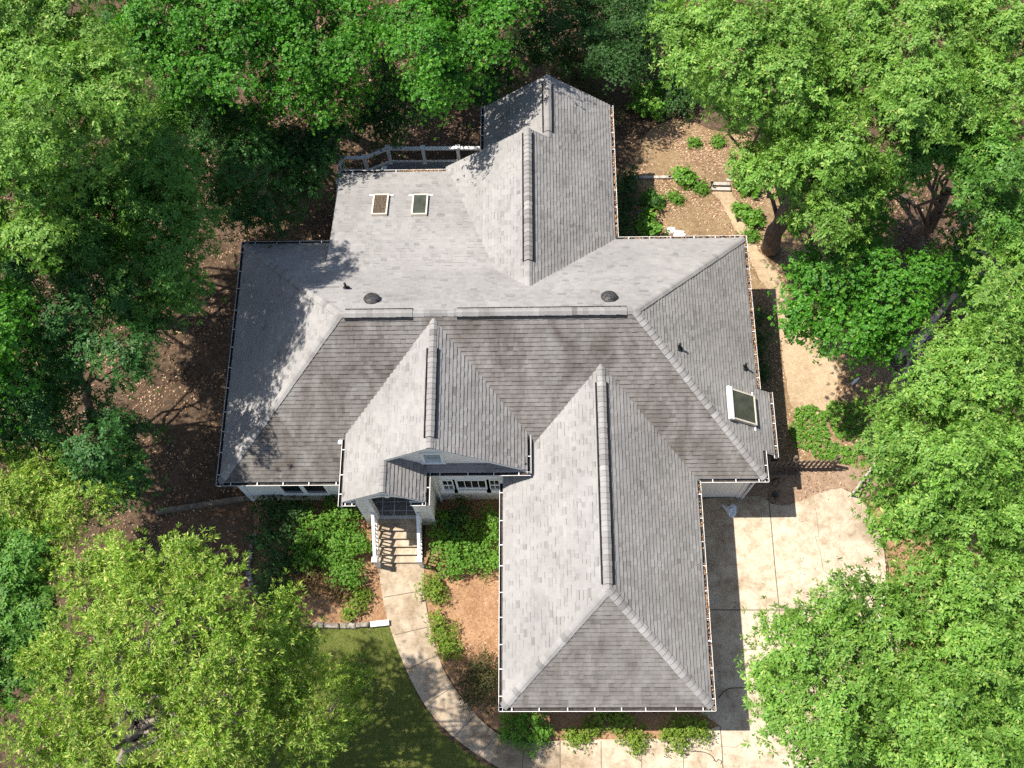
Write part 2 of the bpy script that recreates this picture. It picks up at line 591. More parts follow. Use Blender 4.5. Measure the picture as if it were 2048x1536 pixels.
def sheet(name, poly, dz, mat, skirt=0.0, label=None, smooth=False):
    """a surface that follows the ground dz above it, cut exactly along the ground's own triangles"""
    poly = [(p[0], p[1]) for p in poly]
    if area2(poly) < 0: poly = poly[::-1]
    xs, ys = [p[0] for p in poly], [p[1] for p in poly]
    m = MB()
    i0, i1 = np.searchsorted(gx, min(xs)) - 1, np.searchsorted(gx, max(xs))
    j0, j1 = np.searchsorted(gy, min(ys)) - 1, np.searchsorted(gy, max(ys))
    for j in range(max(j0, 0), min(j1, len(gy) - 1)):
        row = clip_half(clip_half(poly, 0, 1, gy[j + 1]), 0, -1, -gy[j])
        if len(row) < 3: continue
        for i in range(max(i0, 0), min(i1, nx - 1)):
            A, B, C, D = (gx[i], gy[j]), (gx[i + 1], gy[j]), (gx[i + 1], gy[j + 1]), (gx[i], gy[j + 1])
            cell = clip_half(clip_half(row, 1, 0, gx[i + 1]), -1, 0, -gx[i])
            if len(cell) < 3: continue
            za, zb, zc, zd = TZ[j, i], TZ[j, i + 1], TZ[j + 1, i + 1], TZ[j + 1, i]
            hx, hy = gx[i + 1] - gx[i], gy[j + 1] - gy[j]
            for tri, kind in (((A, B, C), 0), ((A, C, D), 1)):
                p = clip_convex(cell, tri)
                if len(p) < 3 or abs(area2(p)) < 1e-6: continue
                pts = []
                for x, y in p:
                    u, v = (x - A[0]) / hx, (y - A[1]) / hy
                    z = za + u * (zb - za) + v * (zc - zb) if kind == 0 else za + v * (zd - za) + u * (zc - zd)
                    pts.append((x, y, z + dz))
                m.face(pts)
    if skirt:
        n = len(poly)
        for i in range(n):
            p, q = poly[i], poly[(i + 1) % n]
            k = max(1, int(math.hypot(q[0] - p[0], q[1] - p[1]) / 0.5))
            for t in range(k):
                a = (p[0] + (q[0] - p[0]) * t / k, p[1] + (q[1] - p[1]) * t / k)
                b = (p[0] + (q[0] - p[0]) * (t + 1) / k, p[1] + (q[1] - p[1]) * (t + 1) / k)
                az_, bz_ = terrain_z(*a), terrain_z(*b)
                m.face([(a[0], a[1], az_ - skirt), (b[0], b[1], bz_ - skirt), (b[0], b[1], bz_ + dz), (a[0], a[1], az_ + dz)])
    o = m.build(name, mat)
    tag(o, kind='structure')
    return o


def gp(*pix):
    return [tuple(ground(*p)[:2]) for p in pix]


drive_poly = smooth_poly(gp((1562, 1012), (1600, 1003), (1640, 986), (1682, 977), (1712, 990), (1738, 1022), (1758, 1066), (1768, 1105), (1772, 1150), (1782, 1200)), 0.3, closed=False) + \
    gp((1800, 1290), (1800, 1400), (1770, 1600), (1760, 1800), (1120, 1800)) + gp((1122, 1481), (1200, 1479), (1300, 1478), (1366, 1474), (1405, 1462), (1440, 1452)) + \
    [(6.5, -8.7), (6.5, -1.7)] + gp((1520, 992), (1545, 1008))
walk_poly = smooth_poly(gp((757, 1124), (763, 1180), (775, 1238), (800, 1310), (832, 1380), (872, 1440), (930, 1492), (1000, 1537), (1060, 1570)), 0.3, closed=False) + gp((1120, 1800), (1122, 1481)) + \
    smooth_poly(gp((1122, 1481), (1060, 1484), (1015, 1478), (975, 1452), (930, 1404), (890, 1345), (866, 1275), (851, 1200), (848, 1124)), 0.3, closed=False)[1:]
mulch_front = smooth_poly(gp((846, 1120), (852, 1200), (868, 1290), (895, 1345), (940, 1415), (985, 1455), (1030, 1476), (1110, 1480), (1300, 1478), (1405, 1462), (1450, 1440), (1440, 1300), (1200, 1200), (1030, 1010), (960, 975), (870, 975)), 0.3, 0.015)
mulch_left = smooth_poly(gp((760, 1100), (765, 1180), (779, 1243), (700, 1252), (630, 1252), (560, 1240), (515, 1195), (500, 1130), (508, 1070), (512, 985), (600, 975), (740, 985)), 0.3, 0.02)
litter_left = smooth_poly(gp((330, 1035), (420, 1010), (505, 1000), (512, 1070), (500, 1130), (505, 1190), (540, 1250), (480, 1300), (380, 1290), (320, 1150)), 0.4, 0.03)
lawn_poly = smooth_poly(gp((779, 1252), (806, 1330), (838, 1396), (878, 1456), (936, 1504), (1000, 1548), (1060, 1590), (1000, 1800), (200, 1850), (100, 1600), (300, 1300), (520, 1255), (640, 1256)), 0.15, 0.045)
mulch_right = smooth_poly(gp((1735, 1000), (1762, 1060), (1776, 1110), (1780, 1160), (1790, 1220), (1810, 1330), (1990, 1330), (2040, 1200), (1980, 1080), (1860, 1020), (1790, 985)), 0.4, 0.04)
clay_poly = smooth_poly(gp((1480, 985), (1545, 1012), (1600, 1008), (1650, 988), (1690, 980), (1730, 1000), (1760, 960), (1690, 930), (1600, 925), (1500, 930)), 0.35, 0.03)
yard_poly = smooth_poly(gp((1300, 258), (1360, 240), (1440, 262), (1540, 300), (1640, 420), (1700, 560), (1760, 700), (1850, 830), (1800, 930), (1690, 935), (1560, 925), (1480, 800), (1440, 560), (1380, 500), (1240, 480), (1225, 380), (1280, 300)), 0.4, 0.05)
path_poly = smooth_poly(gp((1424, 380), (1462, 384), (1490, 440), (1520, 500), (1552, 545), (1580, 600), (1600, 640), (1660, 690), (1680, 760), (1640, 830), (1590, 820), (1572, 760), (1562, 690), (1545, 600), (1505, 530), (1470, 455)), 0.3, 0.04)

sheet('dry_yard_soil', yard_poly, 0.004, M['yard'])
sheet('dirt_path', path_poly, 0.008, M['sand'])
sheet('bare_soil', clay_poly, 0.010, M['clay'])
sheet('mulch_bed_ground', litter_left, 0.004, M['shademulch'])
sheet('mulch_bed_ground', mulch_left, 0.008, M['mulch'])
sheet('mulch_bed_ground', mulch_front, 0.008, M['mulch'])
sheet('mulch_bed_ground', mulch_right, 0.005, M['mulch'])
sheet('lawn_ground', lawn_poly, 0.004, M['lawn'])
sheet('driveway', drive_poly, 0.030, M['concrete'], 0.1)
sheet('walkway', walk_poly, 0.034, M['walk'], 0.1)


def strip(m, pts, w, dz):
    for a, b in zip(pts[:-1], pts[1:]):
        a, b = np.array(a[:2]), np.array(b[:2])
        d = (b - a) / (np.linalg.norm(b - a) + 1e-9)
        s = np.array([-d[1], d[0]]) * w / 2
        za, zb = terrain_z(*a) + dz, terrain_z(*b) + dz
        m.face([(*(a - s), za), (*(b - s), zb), (*(b + s), zb), (*(a + s), za)])


jm = MB()
for pts, w in (([(1400, 1074), (1767, 1074)], .03), ([(1420, 1220), (1760, 1221)], .03), ([(1536, 985), (1543, 1060), (1550, 1140), (1558, 1220), (1570, 1330), (1590, 1536)], .03),
               ([(1440, 1452), (1444, 1500), (1448, 1600)], .03), ([(1283, 1482), (1284, 1600)], .022), ([(1366, 1480), (1368, 1600)], .02), ([(1202, 1482), (1203, 1600)], .022),
               ([(1628, 1000), (1634, 1040), (1637, 1074), (1630, 1074), (1640, 1105), (1646, 1140), (1668, 1160)], .012), ([(1690, 1145), (1715, 1141), (1745, 1147)], .01),
               ([(1485, 1485), (1470, 1495), (1440, 1492)], .01)):
    strip(jm, gp(*pts), w, 0.0345)
tag(jm.build('driveway_joint', M['joint']), kind='structure')
jm = MB()
for a, b in (((768, 1195), (854, 1180)), ((789, 1270), (866, 1252)), ((818, 1338), (886, 1305)), ((856, 1406), (925, 1362)), ((912, 1470), (962, 1418)), ((955, 1514), (1000, 1462)), ((1040, 1570), (1050, 1484)), ((1120, 1484), (1120, 1640))):
    strip(jm, gp(a, b), .022, 0.0385)
tag(jm.build('walkway_joint', M['joint']), kind='structure')

# ------------------------------------------------------------------ the house: roof geometry measured from the photograph
X0, X1, Y0, Y1, YM, H = -9.15, 9.15, -1.968, 7.2355, 2.634, 3.61
RLX, RRX = -4.66, 4.66
GX0, GX1, GY0, GXR, GH = 0.305, 6.908, -9.1715, 3.607, 2.533
AXR, AX1, AYA, AH = 1.316, 4.546, 10.2716, 2.507
BXR, BYB, BH = 2.038, 12.953, 1.947
XS0, YS, ZS, YST, ZST = -5.677, 10.13, 0.18, 5.18, 1.6125
EX0, EX1, EXR, ZE, EH, EYF, PYF = -4.82, 1.338, -1.695, 1.02, 3.497, -1.82, -2.844
PXR, PRH, PX1 = -3.265, 2.25, -1.93
GW = 0.12                                               # gutter width: shingles stop this far inside the eave line
house = thing('house', 'grey shingled family house with many hips and gables, seen from above', 'house', (0, 0, G))


def shingles(m, poly, stain=0.25, t=0.021, expo=0.1435, slab=True):
    """one roof face: a slab and courses of separate lifted tabs cut to the face's outline"""
    P = [np.array(p, float) for p in poly]
    n = np.zeros(3)
    for i in range(len(P)):
        a, b = P[i], P[(i + 1) % len(P)]
        n += np.cross(a, b)
    n = n / np.linalg.norm(n)
    if n[2] < 0: n = -n; P = P[::-1]
    u = np.cross((0, 0, 1), n); u = u / np.linalg.norm(u)
    v = np.cross(n, u)
    o = P[0]
    q2 = [(float((p - o) @ u), float((p - o) @ v)) for p in P]
    if area2(q2) < 0: q2 = q2[::-1]; P = P[::-1]
    if slab: m.extrude([p + n * 0.001 for p in P], (0, 0, -0.15), 1)
    vmin, vmax = min(p[1] for p in q2), max(p[1] for p in q2)
    k = 0
    vv = vmin - 0.02
    while vv < vmax - 0.01:
        row = clip_half(clip_half(q2, 0, 1, vv + expo), 0, -1, -vv)
        if len(row) >= 3:
            r0, r1 = min(p[0] for p in row), max(p[0] for p in row)
            cw = random.uniform(-0.03, 0.03)
            uu = r0 - random.uniform(0, 0.3)
            thick = random.random() < 0.5
            while uu < r1:
                w = random.choice((0.14, 0.17, 0.2, 0.24, 0.3))
                thick = not thick if random.random() < 0.75 else thick
                piece = clip_half(clip_half(row, 1, 0, uu + w), -1, 0, -uu)
                if len(piece) >= 3 and abs(area2(piece)) > 2e-4:
                    tt = t + (0.008 if thick else 0.0)
                    tone = min(1, max(0, random.gauss(0.5, 0.04) + cw + (0.025 if thick else -0.015)))
                    if random.random() < 0.04: tone = max(0, tone - 0.16)
                    top, bot = [], []
                    for a, b in piece:
                        f = (b - vv) / expo
                        lift = tt * (1 - f) + 0.003
                        base = o + u * a + v * b
                        top.append(base + n * lift); bot.append(base - n * 0.004)
                    tn = (tone, stain, 0)
                    m.face(top, 0, tn)
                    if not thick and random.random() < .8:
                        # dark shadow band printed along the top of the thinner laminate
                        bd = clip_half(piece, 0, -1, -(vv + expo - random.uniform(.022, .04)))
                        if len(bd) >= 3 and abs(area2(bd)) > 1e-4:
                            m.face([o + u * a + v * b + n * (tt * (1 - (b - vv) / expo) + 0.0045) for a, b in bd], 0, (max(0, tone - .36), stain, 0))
                    L = len(piece)
                    for e in range(L):
                        g = (e + 1) % L
                        low = abs(piece[e][1] - vv) < 1e-6 and abs(piece[g][1] - vv) < 1e-6
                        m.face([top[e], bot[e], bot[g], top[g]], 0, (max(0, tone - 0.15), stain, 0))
                uu += w
        vv += expo
        k += 1
    return n


def caps(m, p0, p1, n1, n2, half=0.155, expo=0.19, lift=0.03, stain=0.2, vent=False):
    """overlapping cap shingles folded over a ridge or hip, from p0 (low) to p1 (high)"""
    p0, p1 = np.array(p0, float), np.array(p1, float)
    d = p1 - p0
    L = np.linalg.norm(d); d = d / L
    sides = []
    for n in (n1, n2):
        n = np.array(n, float)
        s = np.cross(d, n)
        if s[2] > 0: s = -s
        sides.append(s / np.linalg.norm(s))
    s1, s2 = sides
    up = np.array(n1) + np.array(n2); up = up / np.linalg.norm(up)
    c = int(L / expo)
    ex = L / max(c, 1)
    for i in range(c):
        a = p0 + d * (ex * i); b = p0 + d * min(L, ex * (i + 1.12))
        tone = min(1, max(0, random.gauss(0.55, 0.13)))
        la, lb = lift + 0.026, lift + 0.004
        h = half * random.uniform(0.95, 1.04)
        r = 0.02
        A = [a + s1 * h + up * la, a + s1 * 0.04 + up * (la + 0.0), a + s2 * 0.04 + up * (la + 0.0), a + s2 * h + up * la]
        B = [b + s1 * h + up * lb, b + s1 * 0.04 + up * lb, b + s2 * 0.04 + up * lb, b + s2 * h + up * lb]
        for j in range(3):
            m.face([A[j], A[j + 1], B[j + 1], B[j]], 0, (tone, stain, 0))
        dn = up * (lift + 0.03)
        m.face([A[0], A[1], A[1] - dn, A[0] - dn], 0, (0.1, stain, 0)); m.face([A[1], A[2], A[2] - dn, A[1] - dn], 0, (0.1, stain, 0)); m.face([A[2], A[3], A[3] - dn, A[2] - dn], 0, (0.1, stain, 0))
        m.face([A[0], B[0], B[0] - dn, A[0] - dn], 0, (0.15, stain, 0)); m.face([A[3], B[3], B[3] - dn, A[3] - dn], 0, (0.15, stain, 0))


def nrm(a, b, c):
    n = np.cross(np.array(b, float) - a, np.array(c, float) - a)
    n = n / np.linalg.norm(n)
    return n if n[2] > 0 else -n


kf = H / (YM - Y0); ks = H / (X1 - RRX); kg = GH / (GXR - GX0); ka = AH / (AX1 - AXR); ke = (EH - ZE) / (EX1 - EXR)
kel = (EH - ZE) / (EXR - EX0)
w = GW
FLi, FRi = (X0 + w, Y0 + w, kf * w), (X1 - w, Y0 + w, kf * w)
BLi, BRi = (X0 + w, Y1 - w, kf * w), (X1 - w, Y1 - w, kf * w)
RL, RR = (RLX, YM, H), (RRX, YM, H)
r = MB()
zn = kf * (-0.45 - Y0)
n_f = shingles(r, [FLi, (-4.6, Y0 + w, kf * w), (-4.6, -.45, zn), (1.1, -.45, zn), (1.1, Y0 + w, kf * w), FRi, RR, RL], 1.0)
n_b = shingles(r, [BRi, BLi, RL, RR], 0.12)
n_l = shingles(r, [BLi, FLi, RL], 0.08)
BX, BY0_, BY1_ = 9.63, -0.9, 1.30                       # the bay on the right side carries the same slope further out
zb = lambda x: ks * (X1 - x)
n_r = shingles(r, [FRi, (X1 - w, BY0_, kf * w), (BX - w, BY0_, zb(BX - w)), (BX - w, BY1_, zb(BX - w)), (X1 - w, BY1_, kf * w), BRi, RR], 0.30)
r.build('hip_roof', [M['shingle'], M['trim']], house)
for q in ((FLi, RL, n_f, n_l), (FRi, RR, n_f, n_r), (BLi, RL, n_b, n_l), (BRi, RR, n_b, n_r), (RL, RR, n_f, n_b)):
    r = MB(); caps(r, *q); r.build('hip_cap' if q[0] is not RL else 'ridge_cap', [M['shingle']], house)

gl, gr_, gf = (GX0 + w, GY0 + w, kg * w), (GX1 - w, GY0 + w, kg * w), None
GR1 = (GXR, GY0 + GH / 0.776, GH)
yg = Y0 + GH / kf
r = MB()
n_gl = shingles(r, [gl, GR1, (GXR, yg + 0.1, GH), (GX0 + w, Y0 + 0.35, kg * w)], 0.06)
n_gr = shingles(r, [gr_, (GX1 - w, Y0 + 0.35, kg * w), (GXR, yg + 0.1, GH), GR1], 0.35)
n_gf = shingles(r, [gl, gr_, GR1], 0.85)
r.build('garage_roof', [M['shingle'], M['trim']], house)
for q in ((gl, GR1, n_gl, n_gf), (gr_, GR1, n_gr, n_gf), (GR1, (GXR, yg, GH), n_gl, n_gr)):
    r = MB(); caps(r, *q); r.build('hip_cap' if q[0] is not GR1 else 'ridge_cap', [M['shingle']], house)

ye0 = Y0 + ZE / kf
ya = Y0 + EH / kf
ep = (EXR, EYF, EH)
pz_at = lambda x: EH - kel * (EXR - x)                  # the shared left slope
PRH = pz_at(PXR)
el0 = (EX0 + w, ye0 + .4, ZE + kel * w); el1 = (EX0 + w, PYF, ZE + kel * w)
r = MB()
n_el = shingles(r, [el0, el1, (PXR, PYF, PRH), (PXR, EYF, PRH), ep, (EXR, ya + .1, EH)], 0.05)
n_er = shingles(r, [ep, (EX1 - w, EYF, ZE + ke * w), (EX1 - w, ye0 + .4, ZE + ke * w), (EXR, ya + .1, EH)], 0.3)
r.build('entrance_roof', [M['shingle'], M['trim']], house)
kp = (PRH - ZE) / (PX1 + 0.02 - PXR)
r = MB()
n_pr = shingles(r, [(PXR, PYF, PRH), (PX1 - 0.10, PYF, PRH - kp * (PX1 - .10 - PXR)), (PX1 - 0.10, -1.6, PRH - kp * (PX1 - .10 - PXR)), (PXR, -1.6, PRH)], 0.3)
pent_n = shingles(r, [(PX1 - 0.1, -1.84, ZE + 0.05), (EX1 - 0.2, -1.84, ZE + 0.05), (EX1 - 0.2, -1.585, ZE + 0.28), (PX1 - 0.1, -1.585, ZE + 0.28)], 0.3)
r.build('porch_roof', [M['shingle'], M['trim']], house)
r = MB(); caps(r, ep, (EXR, ya, EH), n_el, n_er); r.build('ridge_cap', [M['shingle']], house)
r = MB(); caps(r, (PXR, PYF, PRH), (PXR, EYF + .05, PRH), n_el, n_pr, 0.13); r.build('ridge_cap', [M['shingle']], house)

# rear wing: two stepped gables that share their right slope
ax = AX1 - w
r = MB()
n_ar = shingles(r, [(ax, Y1 - .3, ka * w), (AXR, Y1 - AH / kf - .1, AH), (AXR, AYA, AH), (BXR, AYA, BH), (BXR, BYB, BH), (ax, BYB, ka * w)], 0.32)
BL = 2 * BXR - AX1
n_bl = shingles(r, [(BXR, BYB, BH), (BXR, AYA - .3, BH), (BL + w, AYA - 1.2, ka * w), (BL + w, BYB, ka * w)], 0.12)
xl = -1.75
zl = AH - ka * (AXR - xl)
n_al = shingles(r, [(AXR, AYA, AH), (AXR, 3.4, AH), (-3.0, 3.4, AH - ka * (AXR + 3.0)), (-3.0, 7.2, AH - ka * (AXR + 3.0)), (xl, 9.6, zl), (xl, AYA, zl)], 0.06)
r.build('rear_wing_roof', [M['shingle'], M['trim']], house)
r = MB(); caps(r, (AXR, AYA, AH), (AXR, Y1 - AH / kf, AH), n_al, n_ar); r.build('ridge_cap', [M['shingle']], house)
r = MB(); caps(r, (BXR, BYB, BH), (BXR, AYA, BH), n_bl, n_ar); r.build('ridge_cap', [M['shingle']], house)
r = MB()
ksd = (ZST - ZS) / (YS - YST)
n_s = shingles(r, [(XS0, YST - .35, ZST + ksd * .35), (1.0, YST - .35, ZST + ksd * .35), (1.0, YS - w, ZS + ksd * w), (XS0, YS - w, ZS + ksd * w)], 0.12)
r.build('shed_roof', [M['shingle'], M['trim']], house)


# raised ridge vents capped with shingles
def ridge_vent(a, b, n1, n2):
    m = MB()
    caps(m, a, b, n1, n2, 0.175, 0.17, 0.075, 0.25)
    a, b = np.array(a, float), np.array(b, float)
    d = (b - a) / np.linalg.norm(b - a)
    for n_ in (n1, n2):
        q = np.cross(d, n_); q = q if q[2] < 0 else -q
        q = q / np.linalg.norm(q)
        m.obox((a + b) / 2 + q * .185 + np.array(n_) * .045, (b - a) / 2, q * .022, np.array(n_) * .018, 1)
    m.build('ridge_vent', [M['shingle'], M['black']], house)


ridge_vent((RLX + .15, YM, H), (-2.35, YM, H), n_f, n_b)
ridge_vent((-0.95, YM, H), (RRX - .25, YM, H), n_f, n_b)
ridge_vent((EXR, EYF + .35, EH), (EXR, ya - 1.0, EH), n_el, n_er)
ridge_vent((GXR, GR1[1] + .15, GH), (GXR, yg - .6, GH), n_gl, n_gr)
ridge_vent((AXR, Y1 - AH / kf + 1.0, AH), (AXR, AYA - .15, AH), n_al, n_ar)
ridge_vent((BXR, BYB - .35, BH), (BXR, AYA + .25, BH), n_bl, n_ar)


# gutters: open troughs with strap hangers
def gutter(a, b, out, z=None, width=GW, name='gutter', step=0.75):
    a, b, out = np.array(a, float), np.array(b, float), np.array(out, float)
    m = MB()
    prof = [(0.0, 0.0), (0.0, -0.10), (0.085, -0.10), (0.115, -0.03), (0.135, 0.012), (0.119, 0.012), (0.104, -0.03), (0.075, -0.09), (0.012, -0.09), (0.012, 0.0)]
    up = np.array([0, 0, 1.0])
    off = np.array([0, 0, -0.035])
    A = [a + off + out * o + up * h for o, h in prof]
    B = [b + off + out * o + up * h for o, h in prof]
    n = len(prof)
    for i in range(n):
        j = (i + 1) % n
        m.face([A[i], A[j], B[j], B[i]], 1 if i in (5, 6, 7, 8) else 0)
    for E_ in (A, B[::-1]):
        m.face([E_[k] for k in (0, 1, 2, 3, 4)] if E_ is A else [E_[k] for k in range(5, 10)])
    L = np.linalg.norm(b - a); d = (b - a) / L
    k = max(1, int(L / step))
    for i in range(k):
        p = a + d * ((i + 0.5) * L / k + random.uniform(-.08, .08)) + off
        m.obox(p + out * 0.058 + up * 0.004, d * 0.014, out * 0.06, up * 0.007)
    return m.build(name, [M['gutter'], M['gutinner']], house)


zi = kf * w
gutter((X0 + .02, Y0 + w, zi), (-4.70, Y0 + w, zi), (0, -1, 0))
gutter((GX1 - .02, Y0 + w, zi), (X1 - .0, Y0 + w, zi), (0, -1, 0))
gutter((X0 + w, Y0 + .0, zi), (X0 + w, Y1, zi), (-1, 0, 0))
gutter((X0, Y1 - w, zi), (-5.75, Y1 - w, zi), (0, 1, 0))
gutter((AX1, Y1 - w, zi), (X1, Y1 - w, zi), (0, 1, 0))
gutter((X1 - w, Y1, zi), (X1 - w, BY1_, zi), (1, 0, 0))
gutter((X1 - w, BY0_, zi), (X1 - w, Y0, zi), (1, 0, 0))
gutter((BX - w, BY1_ + .03, zb(BX - w)), (BX - w, BY0_ - .12, zb(BX - w)), (1, 0, 0))
gutter((GX0 + w, GY0, zi), (GX0 + w, -1.95, zi), (-1, 0, 0))
gutter((GX0, GY0 + w, zi), (GX1, GY0 + w, zi), (0, -1, 0))
gutter((GX1 - w, GY0, zi), (GX1 - w, Y0 + .05, zi), (1, 0, 0))
gutter((EX0 + w, PYF - .13, ZE + kel * w), (EX0 + w, ye0 - .05, ZE + kel * w), (-1, 0, 0))
gutter((EX1 - w, EYF - .1, ZE + ke * w), (EX1 - w, ye0 + .05, ZE + ke * w), (1, 0, 0))
gutter((PX1 - .06, -1.85, ZE + .05), (EX1, -1.85, ZE + .05), (0, -1, 0))
zpe = PRH - kp * (PX1 - .10 - PXR)
gutter((PX1 - .1, PYF - .12, zpe), (PX1 - .1, -1.86, zpe), (1, 0, 0))
gutter((AX1 - w, BYB, zi), (AX1 - w, Y1, zi), (1, 0, 0))
gutter((BL + w, BYB, zi), (BL + w, AYA - .6, zi), (-1, 0, 0))
gutter((XS0, YS - w, ZS + ksd * w), (-1.7, YS - w, ZS + ksd * w), (0, 1, 0))
# little eave returns at the porch gable and beside the bay
for xa, xb in ((EX0 + w, -4.28), (-2.55, PX1 - .1)):
    m = MB()
    zt = ZE + .06
    m.face([(xa, PYF + .02, zt), (xb, PYF + .02, zt), (xb, PYF + .3, zt + .16), (xa, PYF + .3, zt + .16)], 1, (0.4, .3, 0))
    m.box(xa, xb, PYF + .0, PYF + .3, zt - .14, zt - .002, 0)
    m.build('eave_return', [M['trim'], M['shingle']], house)
    gutter((xa, PYF + .02, zt), (xb, PYF + .02, zt), (0, -1, 0), step=0.2)

# ------------------------------------------------------------------ walls, gables, windows
WY = -1.60
m = MB()
gb = G - 1.6
m.box(X0 + .36, X1 - .36, WY, Y1 - .36, gb, 0.12)
m.box(X1 - .36, BX - .36, BY0_ + .2, BY1_ - .2, G - 1, -.28)
m.box(GX0 + .36, GX1 - .36, GY0 + .36, WY + .05, G - .3, 0.12)
m.box(EX0 + .4, EX1 - .4, WY - .02, 1.5, G - .3, ZE + .2)
m.box(BL + .4, AX1 - .36, Y1 - .5, BYB - .3, gb - .6, 0.12)
m.box(XS0 + .35, 1.0, Y1 - .5, YS - .35, gb - .6, 0.1)
# gable triangles
xw = lambda z: (EXR - (EH - z - .2) / kel, EXR + (EH - z - .2) / ke)
za_ = ZE + .15
m.extrude([(xw(za_)[0], WY - .02, za_), (xw(za_)[1], WY - .02, za_), (EXR, WY - .02, EH - .2)], (0, 2.0, 0))
m.extrude([(BL + .4, BYB - .3, 0.1), (AX1 - .36, BYB - .3, 0.1), (BXR, BYB - .3, BH - .2)], (0, -2.0, 0))
m.extrude([(-1.9, AYA - .3, -0.2), (AX1 - .36, AYA - .3, -0.2), (AX1 - .36, AYA - .3, 0.1), (AXR, AYA - .3, AH - .2), (-1.9, AYA - .3, 0.0)], (0, -2.0, 0))
walls = m.build('wall', M['siding'], house)

# porch walls with the entrance opening, casing, header
PWY = -2.55
FLZ = -2.17
OX0, OX1 = -4.02, -2.60
m = MB()
m.box(EX0 + .36, OX0, PWY, PWY + .16, G - .2, ZE + .1)
m.box(OX1, -2.08, PWY, PWY + .16, G - .2, ZE + .1)
m.box(EX0 + .36, EX0 + .5, PWY + .16, WY, G - .2, ZE + .1)
m.box(-2.22, -2.08, PWY + .16, WY, G - .2, ZE + .1)
top = []
for i in range(9):
    t = i / 8
    top.append((OX0 + (OX1 - OX0) * t, PWY, 0.55 + 0.28 * math.sin(math.pi * t)))
m.extrude([(EX0 + .36, PWY, ZE + .1), (EX0 + .36, PWY, ZE + .12), (PXR, PWY, PRH - .2), (-2.08, PWY, ZE + .12), (-2.08, PWY, ZE + .1), (OX1, PWY, ZE + .1)] + top[::-1] + [(OX0, PWY, ZE + .1)], (0, .16, 0))
m.build('porch_wall', M['siding'], house)
m = MB()
for xa, xb in ((OX0 - .16, OX0 + .03), (OX1 - .03, OX1 + .16)):
    m.box(xa, xb, PWY - .035, PWY + .19, FLZ - .0, 0.62)
for a, b in zip(top[:-1], top[1:]):
    m.beam((a[0], PWY - .02, a[2] + .06), (b[0], PWY - .02, b[2] + .06), 0.05, 0.15)
m.box((OX0 + OX1) / 2 - .07, (OX0 + OX1) / 2 + .07, PWY - .07, PWY, 0.78, 1.0)
for xa in (EX0 + .34, -2.16):
    m.box(xa, xa + .1, PWY - .03, PWY + .02, G, ZE)
m.build('porch_trim', M['trim'], house)
# porch floor: dark tiles in pale grout
m = MB()
m.box(EX0 + .5, -2.22, PWY - .02, WY, FLZ - .3, FLZ - .006, 1)
for i in range(5):
    for j in range(3):
        x_ = EX0 + .52 + i * .42; y_ = WY - .02 - (j + 1) * .32
        m.box(x_, min(x_ + .385, -2.24), max(y_, PWY + .1), y_ + .29, FLZ - .02, FLZ, 0)
m.build('porch_floor', [M['tile'], M['grout']], house)
# front door deep inside the porch
m = MB()
m.box(-3.85, -2.75, WY - .06, WY - .021, FLZ, -.05)
fd = m.build('front_door', plain('dark_door_paint', (0.05, 0.03, 0.025), 0.4), house)
m = MB(); m.lathe((-2.87, WY - .1, FLZ + 1.0), [(0.0, -.03), (.03, -.02), (.035, 0), (.02, .03), (0, .04)], 10, (0, -1, 0)); child(fd, m.build('handle', M['bronze'], house))


def window(x0, x1, z0, z1, y, panes, c=.07, sill=.06, glass=None, rail=None):
    """casement set in a south wall: casing, sill, panes with muntins"""
    f = MB()
    if rail: f.box(x0, x1, y - .04, y - .003, rail - .05, rail + .05)
    f.box(x0 - c, x1 + c, y - .05, y - .003, z1, z1 + c * 1.3)
    f.box(x0 - c, x0, y - .045, y - .003, z0, z1)
    f.box(x1, x1 + c, y - .045, y - .003, z0, z1)
    for i in range(1, panes[0]):
        xx = x0 + (x1 - x0) * i / panes[0]
        f.box(xx - .012, xx + .012, y - .03, y - .003, z0, z1)
    for i in range(1, panes[1]):
        zz = z0 + (z1 - z0) * i / panes[1]
        f.box(x0, x1, y - .027, y - .003, zz - .012, zz + .012)
    fr = f.build('window', M['trim'], house)
    g = MB(); g.box(x0, x1, y - .018, y - .004, z0, z1)
    child(fr, g.build('pane', glass or M['glass'], house))
    s = MB(); s.box(x0 - c - .03, x1 + c + .03, y - .09, y - .002, z0 - sill, z0)
    child(fr, s.build('sill', M['trim'], house))
    return fr


yl = WY
def wx(px, py, y): return aty(px, py, y)
a, b = wx(572, 985, yl), wx(609, 985, yl)
c_, d_ = wx(617, 985, yl), wx(657, 985, yl)
zt_ = -0.1
window(a[0], b[0], a[2], zt_, yl, (1, 2)); window(c_[0], d_[0], c_[2], zt_, yl, (1, 2))
yc = WY - .02
a, b = wx(887, 968, yc), wx(905, 968, yc); window(a[0], b[0], -1.68, -.60, yc, (2, 1), .12, .3, rail=-1.2)
a, b = wx(916, 968, yc), wx(971, 968, yc); window(a[0], b[0], -1.68, -.60, yc, (4, 1), .14, .3, rail=-1.56)
a, b = wx(981, 968, yc), wx(998, 968, yc); window(a[0], b[0], -1.68, -.60, yc, (2, 1), .12, .3, rail=-1.2)
m = MB(); m.box(wx(882, 968, yc)[0], EX1 - .45, yc - .03, yc - .002, -.45, .3); m.build('transom_panel', M['trim'], house)
window(-2.02, -1.5, 1.55, 2.35, yc, (1, 1), .1, .08, plain('painted_sky_pane', (0.30, 0.36, 0.38), 0.1, 0.1, 2.0, spec=0.6))  # pale base colour paints the reflected sky into this pane
